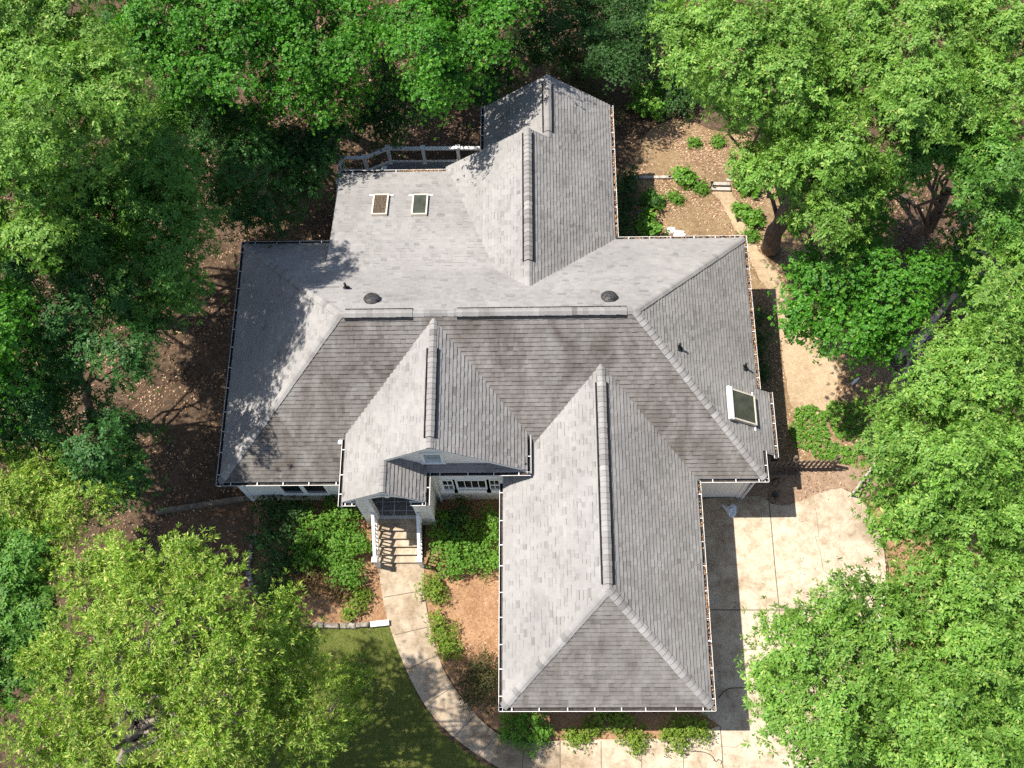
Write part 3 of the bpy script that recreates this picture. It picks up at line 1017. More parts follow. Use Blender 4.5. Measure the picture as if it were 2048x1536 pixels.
# corner boards and band boards
for xx, yy in ((X0 + .36, WY), (X1 - .36, WY)):
    m = MB()
    m.box(xx - .03, xx + .14 if xx < 0 else xx + .03, yy - .03, yy + .03, G - .1, .1) if xx < 0 else m.box(xx - .14, xx + .03, yy - .03, yy + .03, G - .1, .1)
    m.build('corner_board', M['trim'], house)
m = MB(); m.box(EX1 - 2.98, EX1 - .55, yc - .025, yc, -2.05, -1.9); m.build('band_board', M['trim'], house)
m = MB(); m.box(X0 + .5, -4.5, WY - .025, WY, -2.35, -2.22); m.build('band_board', M['trim'], house)
# downspouts
for pts in ([(PX1 + .02, -1.72, ZE), (PX1 + .02, -1.72, G)], [(GX1 - .28, Y0 + .3, 0), (GX1 - .28, Y0 + .3, G)], [(X1 - .3, Y0 + .2, -.1), (X1 - .3, Y0 + .32, G)]):
    m = MB(); m.tube(pts, 0.045, 8); m.build('downspout', M['gutter'], house)


# skylights, vents, pipes on the roof
def on_plane(px, py, p0, n):
    v = ray(px, py)
    return CAM + v * ((np.array(n) @ (np.array(p0) - CAM)) / (np.array(n) @ v))


def skylight(c, u, v, n, hu, hv, h, glass, frame=M['cream'], rail=0.07, topcap=False):
    c, u, v, n = [np.array(q, float) for q in (c, u, v, n)]
    f = MB()
    k = c + n * h / 2
    f.obox(k + u * (hu - rail / 2), u * rail / 2, v * hv, n * h / 2)
    f.obox(k - u * (hu - rail / 2), u * rail / 2, v * hv, n * h / 2)
    f.obox(k + v * (hv - rail / 2), u * (hu - rail), v * rail / 2, n * h / 2)
    f.obox(k - v * (hv - rail / 2), u * (hu - rail), v * rail / 2, n * h / 2)
    sk = f.build('skylight', frame, house)
    g = MB(); g.obox(c + n * (h - .035), u * (hu - rail), v * (hv - rail), n * 0.012)
    child(sk, g.build('pane', glass, house))
    fl = MB()
    fl.obox(c - v * (hv + .03) + n * .035, u * (hu + .16), v * .03, n * .012)
    child(sk, fl.build('flashing', M['trim'], house))
    if topcap:
        fl = MB()
        fl.obox(c + v * (hv + .05) + n * (h - .02), u * (hu + .04), v * .09, n * .05)
        child(sk, fl.build('head_cap', M['trim'], house))


us = np.array([1.0, 0, 0])
ns = np.array(n_s); vsd = np.cross(ns, us)
if vsd[2] < 0: vsd = -vsd
for pc, gl_ in (((761, 411), M['dirtyglass']), ((840, 411), M['paleglass'])):
    c = on_plane(pc[0], pc[1] + 2, (XS0, YS, ZS), ns)
    skylight(c, us, vsd, ns, 0.28, 0.53, 0.13, gl_, rail=0.05)
nr = np.array(n_r); ur = np.array([0, 1.0, 0]); vr = np.cross(nr, ur); vr = vr if vr[2] > 0 else -vr
c = on_plane(1481, 816, (X1, 0, 0), nr)
skylight(c, ur, vr, nr, 0.53, 0.60, 0.16, M['paleglass'], M['cream'], 0.05, True)
for pc in ((744, 602), (1218, 598)):
    c = on_plane(*pc, RL, n_b) + n_b * .02
    m = MB()
    m.lathe(c, [(0.21, -.05), (0.205, 0.05), (0.26, 0.06), (0.27, 0.09), (0.23, 0.14), (0.14, 0.18), (0.0, 0.195)], 20, np.array(n_b) + np.array((0, 0, .6)))
    m.build('roof_vent', M['bronze'], house, smooth=False)
for pc, n_, p0 in (((693, 577), n_b, RL), ((1358, 697), n_r, RR), ((1489, 736), n_r, RR)):
    c = on_plane(*pc, p0, n_)
    m = MB()
    m.lathe(c, [(0.13, 0.0), (0.12, 0.03), (0.06, 0.07), (0.05, 0.09)], 12, np.array(n_) + np.array((0, 0, .8)))
    m.tube([c, c + np.array((0, 0, .38))], 0.042, 10)
    m.build('vent_pipe', M['black'], house)
c = atz(681, 885, 1.0)
m = MB(); m.lathe((c[0], c[1], ZE), [(0.0, -.09), (0.07, -.06), (0.085, 0), (0.07, .06), (0, .09)], 12, (0, 0, 1)); m.build('floodlight', M['trim'], house, True)

# ------------------------------------------------------------------ front steps with white railings
st = thing('front_steps', 'concrete front steps with white baluster railings below the porch arch', 'steps', (-3.31, -3.3, G))
SX0, SX1 = -4.06, -2.56
m = MB()
for i in range(6):
    zt = FLZ - i * (FLZ - G) / 6
    y1_ = PWY - .02 - (0.10 + i * 0.248) + .248
    y0_ = y1_ - 0.248
    if i == 0: y1_ = PWY - .02
    m.box(SX0, SX1, y0_ - .025, y1_, zt - .045, zt)
    m.box(SX0 + .002, SX1 - .002, y0_, y1_ - .0, G - .2, zt - .045)
m.build('tread', M['concrete'], st)
for xx in (SX0 - .02, SX1 + .02):
    ya_, yb_ = PWY - .12, -4.02
    za, zb2 = FLZ, G
    m = MB()
    m.beam((xx, ya_, za + .92), (xx, yb_, zb2 + 1.02), 0.10, 0.06)
    m.beam((xx, ya_, za + .16), (xx, yb_, zb2 + .26), 0.06, 0.05)
    rl = m.build('railing', M['trim'], st)
    k = 11
    for i in range(k):
        t = (i + .5) / k
        m = MB()
        yy = ya_ + (yb_ - ya_) * t; zz = za + (zb2 - za) * t + .1 * t
        m.box(xx - .02, xx + .02, yy - .02, yy + .02, zz + .17, zz + .9)
        child(rl, m.build('baluster', M['trim'], st))
    m = MB()
    m.box(xx - .07, xx + .07, yb_ - .07, yb_ + .07, G, G + 1.08); m.box(xx - .09, xx + .09, yb_ - .09, yb_ + .09, G + 1.08, G + 1.13)
    child(rl, m.build('newel', M['trim'], st))
    m = MB()
    m.box(xx - .05, xx + .05, ya_ - .05, ya_ + .05, za, za + .98)
    child(rl, m.build('newel', M['trim'], st))

# ------------------------------------------------------------------ rear deck with white railing
DZ, RZ = -2.2, -1.2
dk = thing('deck', 'raised grey board deck with white railing behind the rear roof', 'deck', (-3.5, 10.5, tz(-3.5, 10.5)))
edge = [(-6.03, 9.2), (-6.03, 11.64), (-5.11, 11.62), (-4.21, 12.03), (-2.83, 12.01), (-1.46, 12.0), (-0.45, 11.98)]
dpoly = [(-6.1, 9.2), (-6.1, 11.72), (-5.13, 11.7), (-4.23, 12.11), (-0.3, 12.07), (-0.3, 9.2)]
m = MB()
xx = -6.1
while xx < -0.3:
    pc = clip_half(clip_half(dpoly[::-1], 1, 0, xx + .134), -1, 0, -xx)
    if len(pc) >= 3: m.prism(pc if area2(pc) > 0 else pc[::-1], DZ - .03, DZ)
    xx += .14
m.build('deck_floor', M['deckwood'], dk)
m = MB()
for a, b in zip(dpoly[:-2], dpoly[1:-1]): m.beam((*a, DZ - .16), (*b, DZ - .16), .05, .22)
m.build('deck_rim', M['trim'], dk)
for (a, b) in zip(edge[:-1], edge[1:]):
    A, B = np.array((*a, 0.0)), np.array((*b, 0.0))
    m = MB()
    zz = np.array((0, 0, 1.0))
    m.beam(A + zz * RZ, B + zz * RZ, .13, .05)
    m.beam(A + zz * (RZ - .08), B + zz * (RZ - .08), .04, .09)
    m.beam(A + zz * (DZ + .1), B + zz * (DZ + .1), .05, .08)
    rl = m.build('railing', M['trim'], dk)
    L = np.linalg.norm(B - A)
    k = int(L / .115)
    for i in range(1, k):
        m = MB()
        p = A + (B - A) * i / k
        m.tube([(p[0], p[1], DZ + .1), (p[0], p[1], RZ - .08)], .009, 5)
        m.obox((p[0], p[1], DZ + .15), (.024, 0, 0), (0, .024, 0), (0, 0, .02), 1)
        child(rl, m.build('baluster', [M['black'], M['trim']], dk))
for p in edge[:-1] + [(-6.03, 10.5)]:
    m = MB()
    m.box(p[0] - .06, p[0] + .06, p[1] - .06, p[1] + .06, DZ, RZ + .06)
    m.box(p[0] - .09, p[0] + .09, p[1] - .09, p[1] + .09, RZ + .06, RZ + .10)
    m.box(p[0] - .085, p[0] + .085, p[1] - .085, p[1] + .085, DZ, DZ + .06)
    m.build('post', M['trim'], dk)
pg = atz(768, 336, RZ + .1)
m = MB()
m.box(pg[0] - .06, pg[0] + .06, pg[1] - .06, pg[1] + .06, DZ, RZ + .06); m.box(pg[0] - .1, pg[0] + .1, pg[1] - .1, pg[1] + .1, RZ + .06, RZ + .1)
m.beam((pg[0], pg[1], RZ), (pg[0] - 1.0, pg[1] - .45, RZ), .1, .05)
m.build('stair_post', M['trim'], dk)
for p in ((-5.9, 11.4), (-4.2, 11.85), (-2.2, 11.85), (-0.6, 11.85), (-5.9, 9.5)):
    m = MB(); m.box(p[0] - .07, p[0] + .07, p[1] - .07, p[1] + .07, tz(*p) - .2, DZ - .03); m.build('leg', M['oldwood'], dk)


# ------------------------------------------------------------------ foliage
def leaf_mesh(name, pos, axis, sp, clump_tone, parent, mat):
    """leaf rosettes: pos, axis (n,3); every rosette carries folded, drooping leaves"""
    L0, W0, k, _, _, tilt, young, _ = sp
    n = len(pos)
    if n == 0: return None
    axis = axis / (np.linalg.norm(axis, axis=1, keepdims=True) + 1e-9)
    ref = np.where(np.abs(axis[:, 2:3]) > 0.9, np.array([[1.0, 0, 0]]), np.array([[0, 0, 1.0]]))
    s = np.cross(axis, ref); s /= np.linalg.norm(s, axis=1, keepdims=True)
    t = np.cross(axis, s)
    ph = rng.uniform(0, 2 * np.pi, (n, 1)) + np.arange(k)[None, :] * (2 * np.pi / k) + rng.normal(0, .28, (n, k))
    th = np.radians(rng.uniform(tilt[0], tilt[1], (n, k)))
    rad = np.cos(ph)[..., None] * s[:, None] + np.sin(ph)[..., None] * t[:, None]
    d = np.cos(th)[..., None] * axis[:, None] + np.sin(th)[..., None] * rad
    nn = np.sin(th)[..., None] * axis[:, None] - np.cos(th)[..., None] * rad
    side = np.cross(nn, d)
    L = L0 * rng.uniform(.65, 1.15, (n, k, 1)) * rng.uniform(.8, 1.15, (n, 1, 1))
    W = W0 * rng.uniform(.8, 1.2, (n, k, 1))
    P = pos[:, None] + axis[:, None] * rng.normal(0, L0 * .2, (n, k, 1))
    base = P + d * (L0 * .10)
    droop = np.array([0, 0, -1.0]) * L * rng.uniform(.0, .3, (n, k, 1))
    tip = P + d * L + droop
    mid = P + d * L * .58 + droop * .3
    fold = nn * W * rng.uniform(-.1, .6, (n, k, 1))
    lft, rgt = mid + side * W + fold, mid - side * W + fold
    V = np.stack([base, rgt, tip, lft], axis=2).reshape(-1, 3)
    m = n * k
    tones = np.zeros((n, k, 4), np.float32)
    tones[..., 0] = np.clip(rng.normal(.5, .25, (n, k)), 0, 1)
    tones[..., 1] = np.clip(clump_tone[:, None] + rng.normal(0, .10, (n, k)), 0, 1)
    tones[..., 2] = np.where(rng.random((n, k)) < young, rng.uniform(.3, 1, (n, k)), 0) * rng.uniform(.3, 1, (n, 1))
    tones[..., 3] = 1
    off = np.array(parent.matrix_basis.translation) if parent is not None else np.zeros(3)
    V = (V - off).astype(np.float32)
    me = bpy.data.meshes.new(name)
    me.vertices.add(4 * m)
    me.vertices.foreach_set('co', V.ravel())
    idx = (np.arange(m)[:, None] * 4 + np.array([[0, 1, 2, 0, 2, 3]])).astype(np.int32)
    me.loops.add(6 * m)
    me.loops.foreach_set('vertex_index', idx.ravel())
    me.polygons.add(2 * m)
    me.polygons.foreach_set('loop_start', np.arange(0, 6 * m, 3, dtype=np.int32))
    at = me.attributes.new('tint', 'FLOAT_COLOR', 'POINT')
    at.data.foreach_set('color', np.repeat(tones.reshape(-1, 4), 4, axis=0).ravel())
    me.materials.append(mat)
    me.update(calc_edges=True)
    o = bpy.data.objects.new(name, me)
    col.objects.link(o)
    if parent is not None: o.parent = parent
    return o


def lobes_to_rosettes(lobes, sp, flat=0.72, dens=1.0, inner=0.3, zmin=-0.45, pad=1.0):
    """lobes: (centre, radius). Clumps sit on the lobe's shell, rosettes in the clumps; gaps stay between clumps"""
    PP, AA, TT, CC = [], [], [], []
    spread = sp[4]
    for c, R in lobes:
        K = max(5, int(dens * 4 * math.pi * R * R * .64 / (spread * spread * 5.0 * pad * pad)))
        Ki = int(K * inner)
        z = rng.uniform(zmin, 1, K + Ki); a = rng.uniform(0, 2 * np.pi, K + Ki)
        q = np.sqrt(np.clip(1 - z * z, 0, 1))
        D = np.stack([q * np.cos(a), q * np.sin(a), z], 1)
        rr = np.concatenate([R * rng.uniform(.62, 1.26, K), R * rng.uniform(.15, .7, Ki)])
        cc = np.array(c) + D * rr[:, None] * np.array([1, 1, flat])
        CC.append(cc[:K])
        m = int(sp[3] * pad * pad)
        g = rng.normal(0, 1, (len(cc), m, 3)) * np.array([1, 1, .6]) * spread * rng.uniform(.5, .85, (len(cc), 1, 1))
        if pad > 1:
            # branch sprays: wide, thin, tilted outwards and drooping at the rim
            az = np.arctan2(D[:, 1], D[:, 0]) + rng.normal(0, .5, len(cc))
            el = np.stack([np.cos(az), np.sin(az), -.35 + .25 * D[:, 2]], 1)
            sd = np.stack([-np.sin(az), np.cos(az), 0 * az], 1)
            up_ = np.cross(el, sd); up_ = up_ * np.sign(up_[:, 2:3] + 1e-6)
            a1 = rng.normal(0, 1, (len(cc), m, 1)) * spread * 1.1
            a2 = rng.normal(0, 1, (len(cc), m, 1)) * spread * .8
            a3 = rng.normal(0, 1, (len(cc), m, 1)) * spread * .22
            g = a1 * el[:, None] + a2 * sd[:, None] + a3 * up_[:, None]
            g[..., 2] -= (a1[..., 0] ** 2 + a2[..., 0] ** 2) * .45
        pos = cc[:, None] + g
        ax = D[:, None] * .7 + np.array([0, 0, .75]) + g / spread * .55 + rng.normal(0, .3, g.shape)
        tone = np.clip(rng.normal(.5, .2, len(cc)), 0, 1)
        PP.append(pos.reshape(-1, 3)); AA.append(ax.reshape(-1, 3)); TT.append(np.repeat(tone, m))
    return np.concatenate(PP), np.concatenate(AA), np.concatenate(TT), CC


def wander(a, b, n=5, amp=0.12):
    a, b = np.array(a, float), np.array(b, float)
    L = np.linalg.norm(b - a)
    pts = [a + (b - a) * i / n + (rng.normal(0, amp * L / n * 1.2, 3) if 0 < i < n else 0) for i in range(n + 1)]
    return pts


def tree(name, label, cat, species, base, lobes_px, zc, dome=1.5, trunk_r=0.2, group=None, bark='bark', dens=1.35, twigs=5, inner=0.45, flat=.78):
    """base: pixel of the trunk foot on the ground; lobes_px: (px, py, radius px) as seen, set at height zc rising to the middle"""
    sp = SP[species]
    b = ground(*base)
    root = thing(name, label, cat, tuple(b), group)
    mx, my = np.mean([l[0] for l in lobes_px]), np.mean([l[1] for l in lobes_px])
    Rm = max(math.hypot(l[0] - mx, l[1] - my) + 1 for l in lobes_px)
    lobes = []
    for px, py, rp in lobes_px:
        z = zc + dome * (1 - (math.hypot(px - mx, py - my) / Rm) ** 2) + rng.normal(0, .6)
        p = atz(px, py, z)
        depth = (p - CAM) @ CF
        lobes.append((p, rp * depth / FPX))
    P, A, T, CC = lobes_to_rosettes(lobes, sp, flat, dens, inner, pad=1.45)
    leaf_mesh('crown', P, A, sp, T, root, LM[sp[7]])
    m = MB()
    top = np.mean([l[0] for l in lobes], axis=0)
    fork = np.array(b) * .45 + top * .55
    fork[2] = b[2] + (top[2] - b[2]) * .62
    tr = wander(b - np.array((0, 0, .3)), fork, 6, .06)
    m.tube(tr, [trunk_r * (1.25 - .6 * i / 6) for i in range(7)], 9)
    for i, (c, R) in enumerate(lobes):
        s = tr[3 + (i % 4)] if len(lobes) > 2 else tr[-1]
        lim = wander(s, c, 5, .12)
        r0 = trunk_r * .42 * min(1, .5 + R / 3)
        m.tube(lim, [r0 * (1 - .75 * k / 5) for k in range(6)], 6)
        cs = CC[i]
        for cc in cs[rng.permutation(len(cs))[:twigs]]:
            m.tube(wander(lim[-2] * .5 + c * .5, cc, 3, .12), [r0 * .3, r0 * .22, .014, .006], 4, cap=False)
    m.build('trunk', M[bark], root, True)
    return root


def shrub(name, label, species, lobes_px, h, group=None, cat='shrub', dens=1.0, flat=.8):
    """a bush: lobes (px, py, radius px) whose tops reach about h above the ground"""
    sp = SP[species]
    mx, my = np.mean([l[0] for l in lobes_px]), np.mean([l[1] for l in lobes_px])
    b = ground(mx, my)
    root = thing(name, label, cat, tuple(b), group)
    lobes = []
    for px, py, rp in lobes_px:
        p0 = atz(px, py, b[2] + h * .55)
        R = rp * ((p0 - CAM) @ CF) / FPX
        lobes.append((p0, R))
    P, A, T, CC = lobes_to_rosettes(lobes, sp, min(flat, max(.25, h * .5 / max(l[1] for l in lobes))), dens, .45, -.6)
    leaf_mesh('foliage', P, A, sp, T, root, LM[sp[7]])
    m = MB()
    for c, R in lobes:
        g0 = np.array((c[0], c[1], terrain_z(c[0], c[1]) - .05))
        for k in range(6):
            e = c + rng.normal(0, R * .4, 3) * np.array((1, 1, .4))
            m.tube(wander(g0 + rng.normal(0, .05, 3) * np.array((1, 1, 0)), e, 3, .15), [.018, .014, .01, .005], 4, cap=False)
    m.build('stem', M['bark'], root)
    return root


TREES = 'trees around the house'
# ---- left side
tree('oak_tree', 'tall sunlit oak filling the top left corner of the photo', 'tree', 'oakpale', (-60, 420),
     [(30, 40, 95), (50, 150, 95), (-60, 60, 95), (-70, 180, 95), (-150, 110, 100), (-60, 300, 90), (-160, 250, 100), (-80, 420, 80), (-170, 380, 90), (-250, 180, 100), (130, 60, 80), (150, 170, 85), (40, 260, 85), (120, 280, 80), (230, 200, 75), (60, 370, 75), (60, 470, 60), (190, 100, 60)], 9.5, 1.2, .28, TREES)
tree('oak_tree', 'large oak with star-like leaf clusters, nearest the house on the left, below the corner oak', 'tree', 'oak', (240, 640),
     [(260, 265, 75), (330, 240, 60), (200, 370, 85), (290, 350, 80), (350, 320, 60), (130, 420, 70), (240, 460, 80), (330, 420, 75), (340, 510, 65), (180, 510, 70), (110, 510, 50), (270, 560, 70), (345, 585, 50), (370, 440, 45)], 4.4, 1.0, .26, TREES)
tree('oak_tree', 'bright narrow oak on the left photo edge beside the reddish gap in the leaves', 'tree', 'maple', (-80, 900),
     [(15, 610, 50), (10, 680, 45), (20, 740, 40), (-30, 650, 60), (-40, 580, 70), (-60, 720, 70), (-130, 600, 90), (-140, 720, 90), (-220, 640, 100), (-120, 820, 80), (-220, 800, 90)], 7.0, .6, .2, TREES)
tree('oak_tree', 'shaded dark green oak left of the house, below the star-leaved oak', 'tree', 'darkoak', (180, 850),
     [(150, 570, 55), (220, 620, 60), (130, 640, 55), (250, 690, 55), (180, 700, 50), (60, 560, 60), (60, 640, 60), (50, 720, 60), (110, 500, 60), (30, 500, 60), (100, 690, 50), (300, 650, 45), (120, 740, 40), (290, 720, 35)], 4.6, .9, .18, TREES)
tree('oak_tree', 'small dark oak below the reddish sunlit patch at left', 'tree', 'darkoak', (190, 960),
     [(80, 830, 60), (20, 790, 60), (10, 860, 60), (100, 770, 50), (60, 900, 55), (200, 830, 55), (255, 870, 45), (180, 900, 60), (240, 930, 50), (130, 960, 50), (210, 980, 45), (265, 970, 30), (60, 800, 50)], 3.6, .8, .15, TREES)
tree('oak_tree', 'yellow-green oak just above the pale willow oak at the left photo edge', 'tree', 'willow', (60, 1120),
     [(60, 930, 50), (120, 960, 45), (150, 1010, 50), (80, 1010, 60), (30, 1000, 50), (40, 1080, 55), (110, 1070, 45)], 5.2, .8, .16, TREES)
tree('oak_tree', 'blue-green oak on the left photo edge, left of the pale willow oak', 'tree', 'oak', (-20, 1330),
     [(40, 1110, 60), (90, 1160, 50), (20, 1190, 65), (70, 1250, 55), (20, 1290, 60), (20, 1380, 55), (90, 1320, 40), (-60, 1130, 80), (-60, 1260, 80), (-140, 1200, 80), (-60, 1390, 70), (-50, 1010, 70), (-140, 1060, 80), (-150, 950, 80)], 5.2, .8, .18, TREES)
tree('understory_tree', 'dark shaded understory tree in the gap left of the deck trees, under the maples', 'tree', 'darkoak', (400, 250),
     [(400, 200, 50), (390, 260, 50), (350, 190, 45), (290, 130, 50), (250, 140, 45), (215, 60, 50), (430, 240, 45), (400, 320, 40), (210, 110, 45)], 0.6, .8, .12, TREES)
# ---- top
tree('maple_tree', 'green maple at the top, second from the left corner', 'tree', 'maple', (470, 230),
     [(310, 30, 70), (390, 40, 70), (450, 90, 75), (330, 100, 60), (400, 130, 60), (460, 160, 50), (480, 30, 60), (560, 20, 60), (340, 160, 40), (270, 60, 45), (300, -40, 65), (420, -45, 65), (540, -50, 65), (230, -30, 55)], 4.8, .8, .22, TREES)
tree('maple_tree', 'rounded maple hanging over the deck side at the top, between two other maples', 'tree', 'maple', (640, 250),
     [(540, 60, 65), (610, 40, 65), (680, 40, 60), (570, 120, 65), (640, 110, 70), (700, 110, 50), (560, 180, 55), (640, 180, 60), (700, 180, 40), (735, 70, 30), (630, -45, 60), (710, -45, 55)], 2.7, .7, .2, TREES)
tree('maple_tree', 'bright yellow-green maple top centre with a drooping tip toward the rear gable', 'tree', 'maple', (905, 150),
     [(830, 30, 60), (900, 30, 65), (970, 30, 55), (800, 70, 40), (860, 90, 60), (930, 100, 60), (985, 90, 45), (850, 150, 45), (910, 160, 40), (870, 180, 26), (1010, 25, 40), (1050, 10, 35), (1000, -60, 70), (920, -80, 80), (840, -60, 70), (960, -160, 90), (1060, -90, 70), (880, -190, 80), (800, -140, 80)], 3.6, .8, .22, TREES)
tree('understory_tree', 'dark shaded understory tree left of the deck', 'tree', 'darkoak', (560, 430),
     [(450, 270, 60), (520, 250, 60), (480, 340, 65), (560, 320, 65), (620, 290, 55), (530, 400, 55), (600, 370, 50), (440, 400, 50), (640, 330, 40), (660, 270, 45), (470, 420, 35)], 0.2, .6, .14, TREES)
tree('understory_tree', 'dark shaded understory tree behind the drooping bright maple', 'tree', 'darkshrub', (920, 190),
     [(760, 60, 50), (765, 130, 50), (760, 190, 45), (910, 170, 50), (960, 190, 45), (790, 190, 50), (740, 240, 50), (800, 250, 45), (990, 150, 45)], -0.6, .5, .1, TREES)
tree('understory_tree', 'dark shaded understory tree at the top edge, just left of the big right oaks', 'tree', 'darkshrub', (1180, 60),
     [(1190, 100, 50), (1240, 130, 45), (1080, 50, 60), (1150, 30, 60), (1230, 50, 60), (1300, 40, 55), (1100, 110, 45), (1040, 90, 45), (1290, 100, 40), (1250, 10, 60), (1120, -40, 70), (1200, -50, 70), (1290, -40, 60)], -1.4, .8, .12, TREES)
shrub('evergreen_shrub', 'dull olive evergreen shrub behind the rear gable peak', 'olive', [(1130, 140, 36), (1165, 165, 34), (1150, 118, 34), (1200, 205, 28), (1225, 235, 24)], 1.6, 'shrubs behind the house')
# ---- right
tree('oak_tree', 'pale green oak spreading over the top edge, first right of the dark gap', 'tree', 'oakpale', (1500, 200),
     [(1350, 60, 48), (1400, 30, 65), (1420, 100, 60), (1490, 50, 75), (1500, 140, 65), (1580, 60, 75), (1590, 150, 65), (1440, 190, 38), (1660, 50, 70), (1660, 140, 60), (1385, 125, 36)], 8.0, 1.0, .24, TREES)
tree('oak_tree', 'oak with its bare brown trunk showing beside the right rear roof corner', 'tree', 'oakpale', (1543, 495),
     [(1460, 215, 45), (1520, 200, 55), (1590, 240, 75), (1660, 230, 70), (1570, 310, 60), (1640, 310, 75), (1490, 335, 34), (1530, 345, 34), (1710, 290, 60), (1640, 375, 60), (1690, 380, 65), (1625, 425, 34), (1670, 435, 45), (1730, 350, 45)], 6.0, 1.2, .31, TREES)
tree('oak_tree', 'tall oak at the top right corner', 'tree', 'oakpale', (1960, 260),
     [(1750, 50, 75), (1840, 50, 80), (1930, 50, 80), (2020, 60, 80), (1760, 140, 70), (1850, 150, 80), (1940, 160, 80), (2030, 170, 75), (1900, 240, 65), (1990, 270, 70), (1830, 230, 55)], 8.6, 1.1, .27, TREES)
tree('oak_tree', 'oak on a long leaning trunk seen through the dark gap at upper right', 'tree', 'oak', (1835, 492),
     [(1860, 250, 60), (1900, 300, 60), (1830, 300, 50), (1960, 340, 65), (2030, 320, 60), (1990, 420, 50), (1920, 280, 55), (2040, 420, 50), (1940, 250, 60), (1800, 210, 55)], 6.6, 1.0, .22, TREES)
tree('maple_tree', 'low leafy green maple between the sandy path and the dead branches', 'tree', 'maple', (1720, 620),
     [(1620, 520, 50), (1680, 490, 55), (1600, 590, 45), (1660, 570, 65), (1730, 530, 60), (1730, 610, 65), (1650, 650, 55), (1790, 580, 60), (1710, 670, 55), (1780, 650, 55), (1840, 560, 45), (1820, 620, 40), (1590, 640, 28), (1740, 460, 40), (1760, 690, 30), (1870, 530, 40)], 3.6, 1.0, .14, TREES, dens=1.1)
tree('maple_tree', 'shaded maple deep in the gap behind the leaning trunk', 'tree', 'maple', (1800, 380),
     [(1770, 350, 50), (1730, 420, 45), (1720, 380, 45), (1930, 450, 40), (1940, 500, 45), (1910, 560, 45), (1950, 580, 40)], 0.2, .8, .12, TREES)
tree('oak_tree', 'pale oak on the right photo edge above the biggest right-hand crown', 'tree', 'oakpale', (2130, 620),
     [(2020, 470, 55), (2040, 540, 60), (2000, 600, 55), (1960, 660, 45), (2040, 640, 70), (1990, 690, 50)], 7.2, .8, .22, TREES)
tree('oak_tree', 'broad pale green oak right of the driveway and picket fence', 'tree', 'oakpale', (1960, 1010),
     [(1910, 720, 60), (1980, 760, 75), (2040, 780, 70), (1860, 790, 60), (1900, 840, 75), (1980, 860, 80), (1800, 850, 55), (1830, 910, 70), (1760, 900, 42), (1920, 930, 80), (2010, 950, 75), (1810, 980, 55), (1870, 1000, 65), (1950, 1020, 70), (2030, 1040, 60), (1800, 1040, 42), (1900, 1080, 45)], 6.8, 1.4, .28, TREES)
tree('oak_tree', 'pale oak at the right photo edge, below the broad oak', 'tree', 'oakpale', (2080, 1330),
     [(1860, 1150, 45), (1930, 1150, 60), (2010, 1130, 60), (1850, 1210, 45), (1930, 1230, 75), (2020, 1220, 70), (1880, 1280, 55), (1980, 1310, 75), (2040, 1320, 60), (2000, 1080, 45)], 6.2, 1.0, .24, TREES)
tree('oak_tree', 'light green tree standing over the driveway at the bottom right, nearest the garage', 'tree', 'oakpale', (1760, 1560),
     [(1670, 1190, 45), (1640, 1240, 55), (1560, 1240, 34), (1700, 1240, 60), (1770, 1240, 55), (1600, 1300, 32), (1690, 1310, 70), (1780, 1310, 70), (1545, 1350, 38), (1530, 1390, 36), (1600, 1390, 50), (1680, 1390, 75), (1780, 1390, 75), (1570, 1440, 45), (1650, 1460, 60), (1740, 1470, 75), (1660, 1520, 55), (1760, 1530, 65), (1580, 1330, 25), (1810, 1190, 30)], 5.6, 1.4, .24, TREES, inner=.15)
tree('oak_tree', 'pale oak filling the bottom right corner', 'tree', 'oakpale', (2000, 1600),
     [(1850, 1350, 65), (1850, 1440, 70), (1930, 1390, 75), (1940, 1470, 75), (2020, 1420, 75), (2020, 1500, 75), (1860, 1520, 65), (1950, 1540, 65)], 6.2, 1.0, .26, TREES)
# ---- bottom left
tree('willow_oak_tree', 'big yellow-green willow oak in the bottom left, over the lawn', 'tree', 'willow', (230, 1560),
     [(190, 1140, 60), (260, 1110, 55), (310, 1150, 65), (370, 1110, 45), (420, 1130, 45), (450, 1180, 45), (170, 1200, 50), (230, 1210, 65), (330, 1230, 75), (420, 1230, 65), (480, 1240, 40), (150, 1280, 50), (240, 1300, 75), (340, 1320, 80), (440, 1310, 70), (90, 1320, 38), (150, 1360, 55), (260, 1390, 70), (360, 1400, 75), (460, 1390, 65), (540, 1270, 45), (570, 1220, 32), (560, 1340, 55), (600, 1280, 40), (530, 1420, 50), (420, 1470, 65), (330, 1480, 55), (590, 1400, 40), (520, 1490, 50), (610, 1460, 34)], 7.2, 1.8, .26, TREES, 'barkpale', dens=1.0, inner=.5)
tree('willow_oak_tree', 'yellow-green willow oak at the very bottom left corner, below the big one', 'tree', 'willow', (80, 1620),
     [(60, 1460, 50), (110, 1440, 50), (160, 1450, 45), (50, 1520, 60), (120, 1510, 60), (190, 1520, 50), (260, 1540, 45)], 6.2, .8, .2, TREES, 'barkpale', dens=1.0)
tree('sapling', 'thin green sapling between the willow oak and the curved walkway', 'tree', 'willow', (660, 1420),
     [(640, 1340, 38), (690, 1370, 34), (660, 1410, 38), (720, 1350, 26), (650, 1490, 40), (700, 1440, 26), (610, 1520, 36)], -1.2, .6, .05, TREES, 'barkpale', dens=.55, inner=.1)

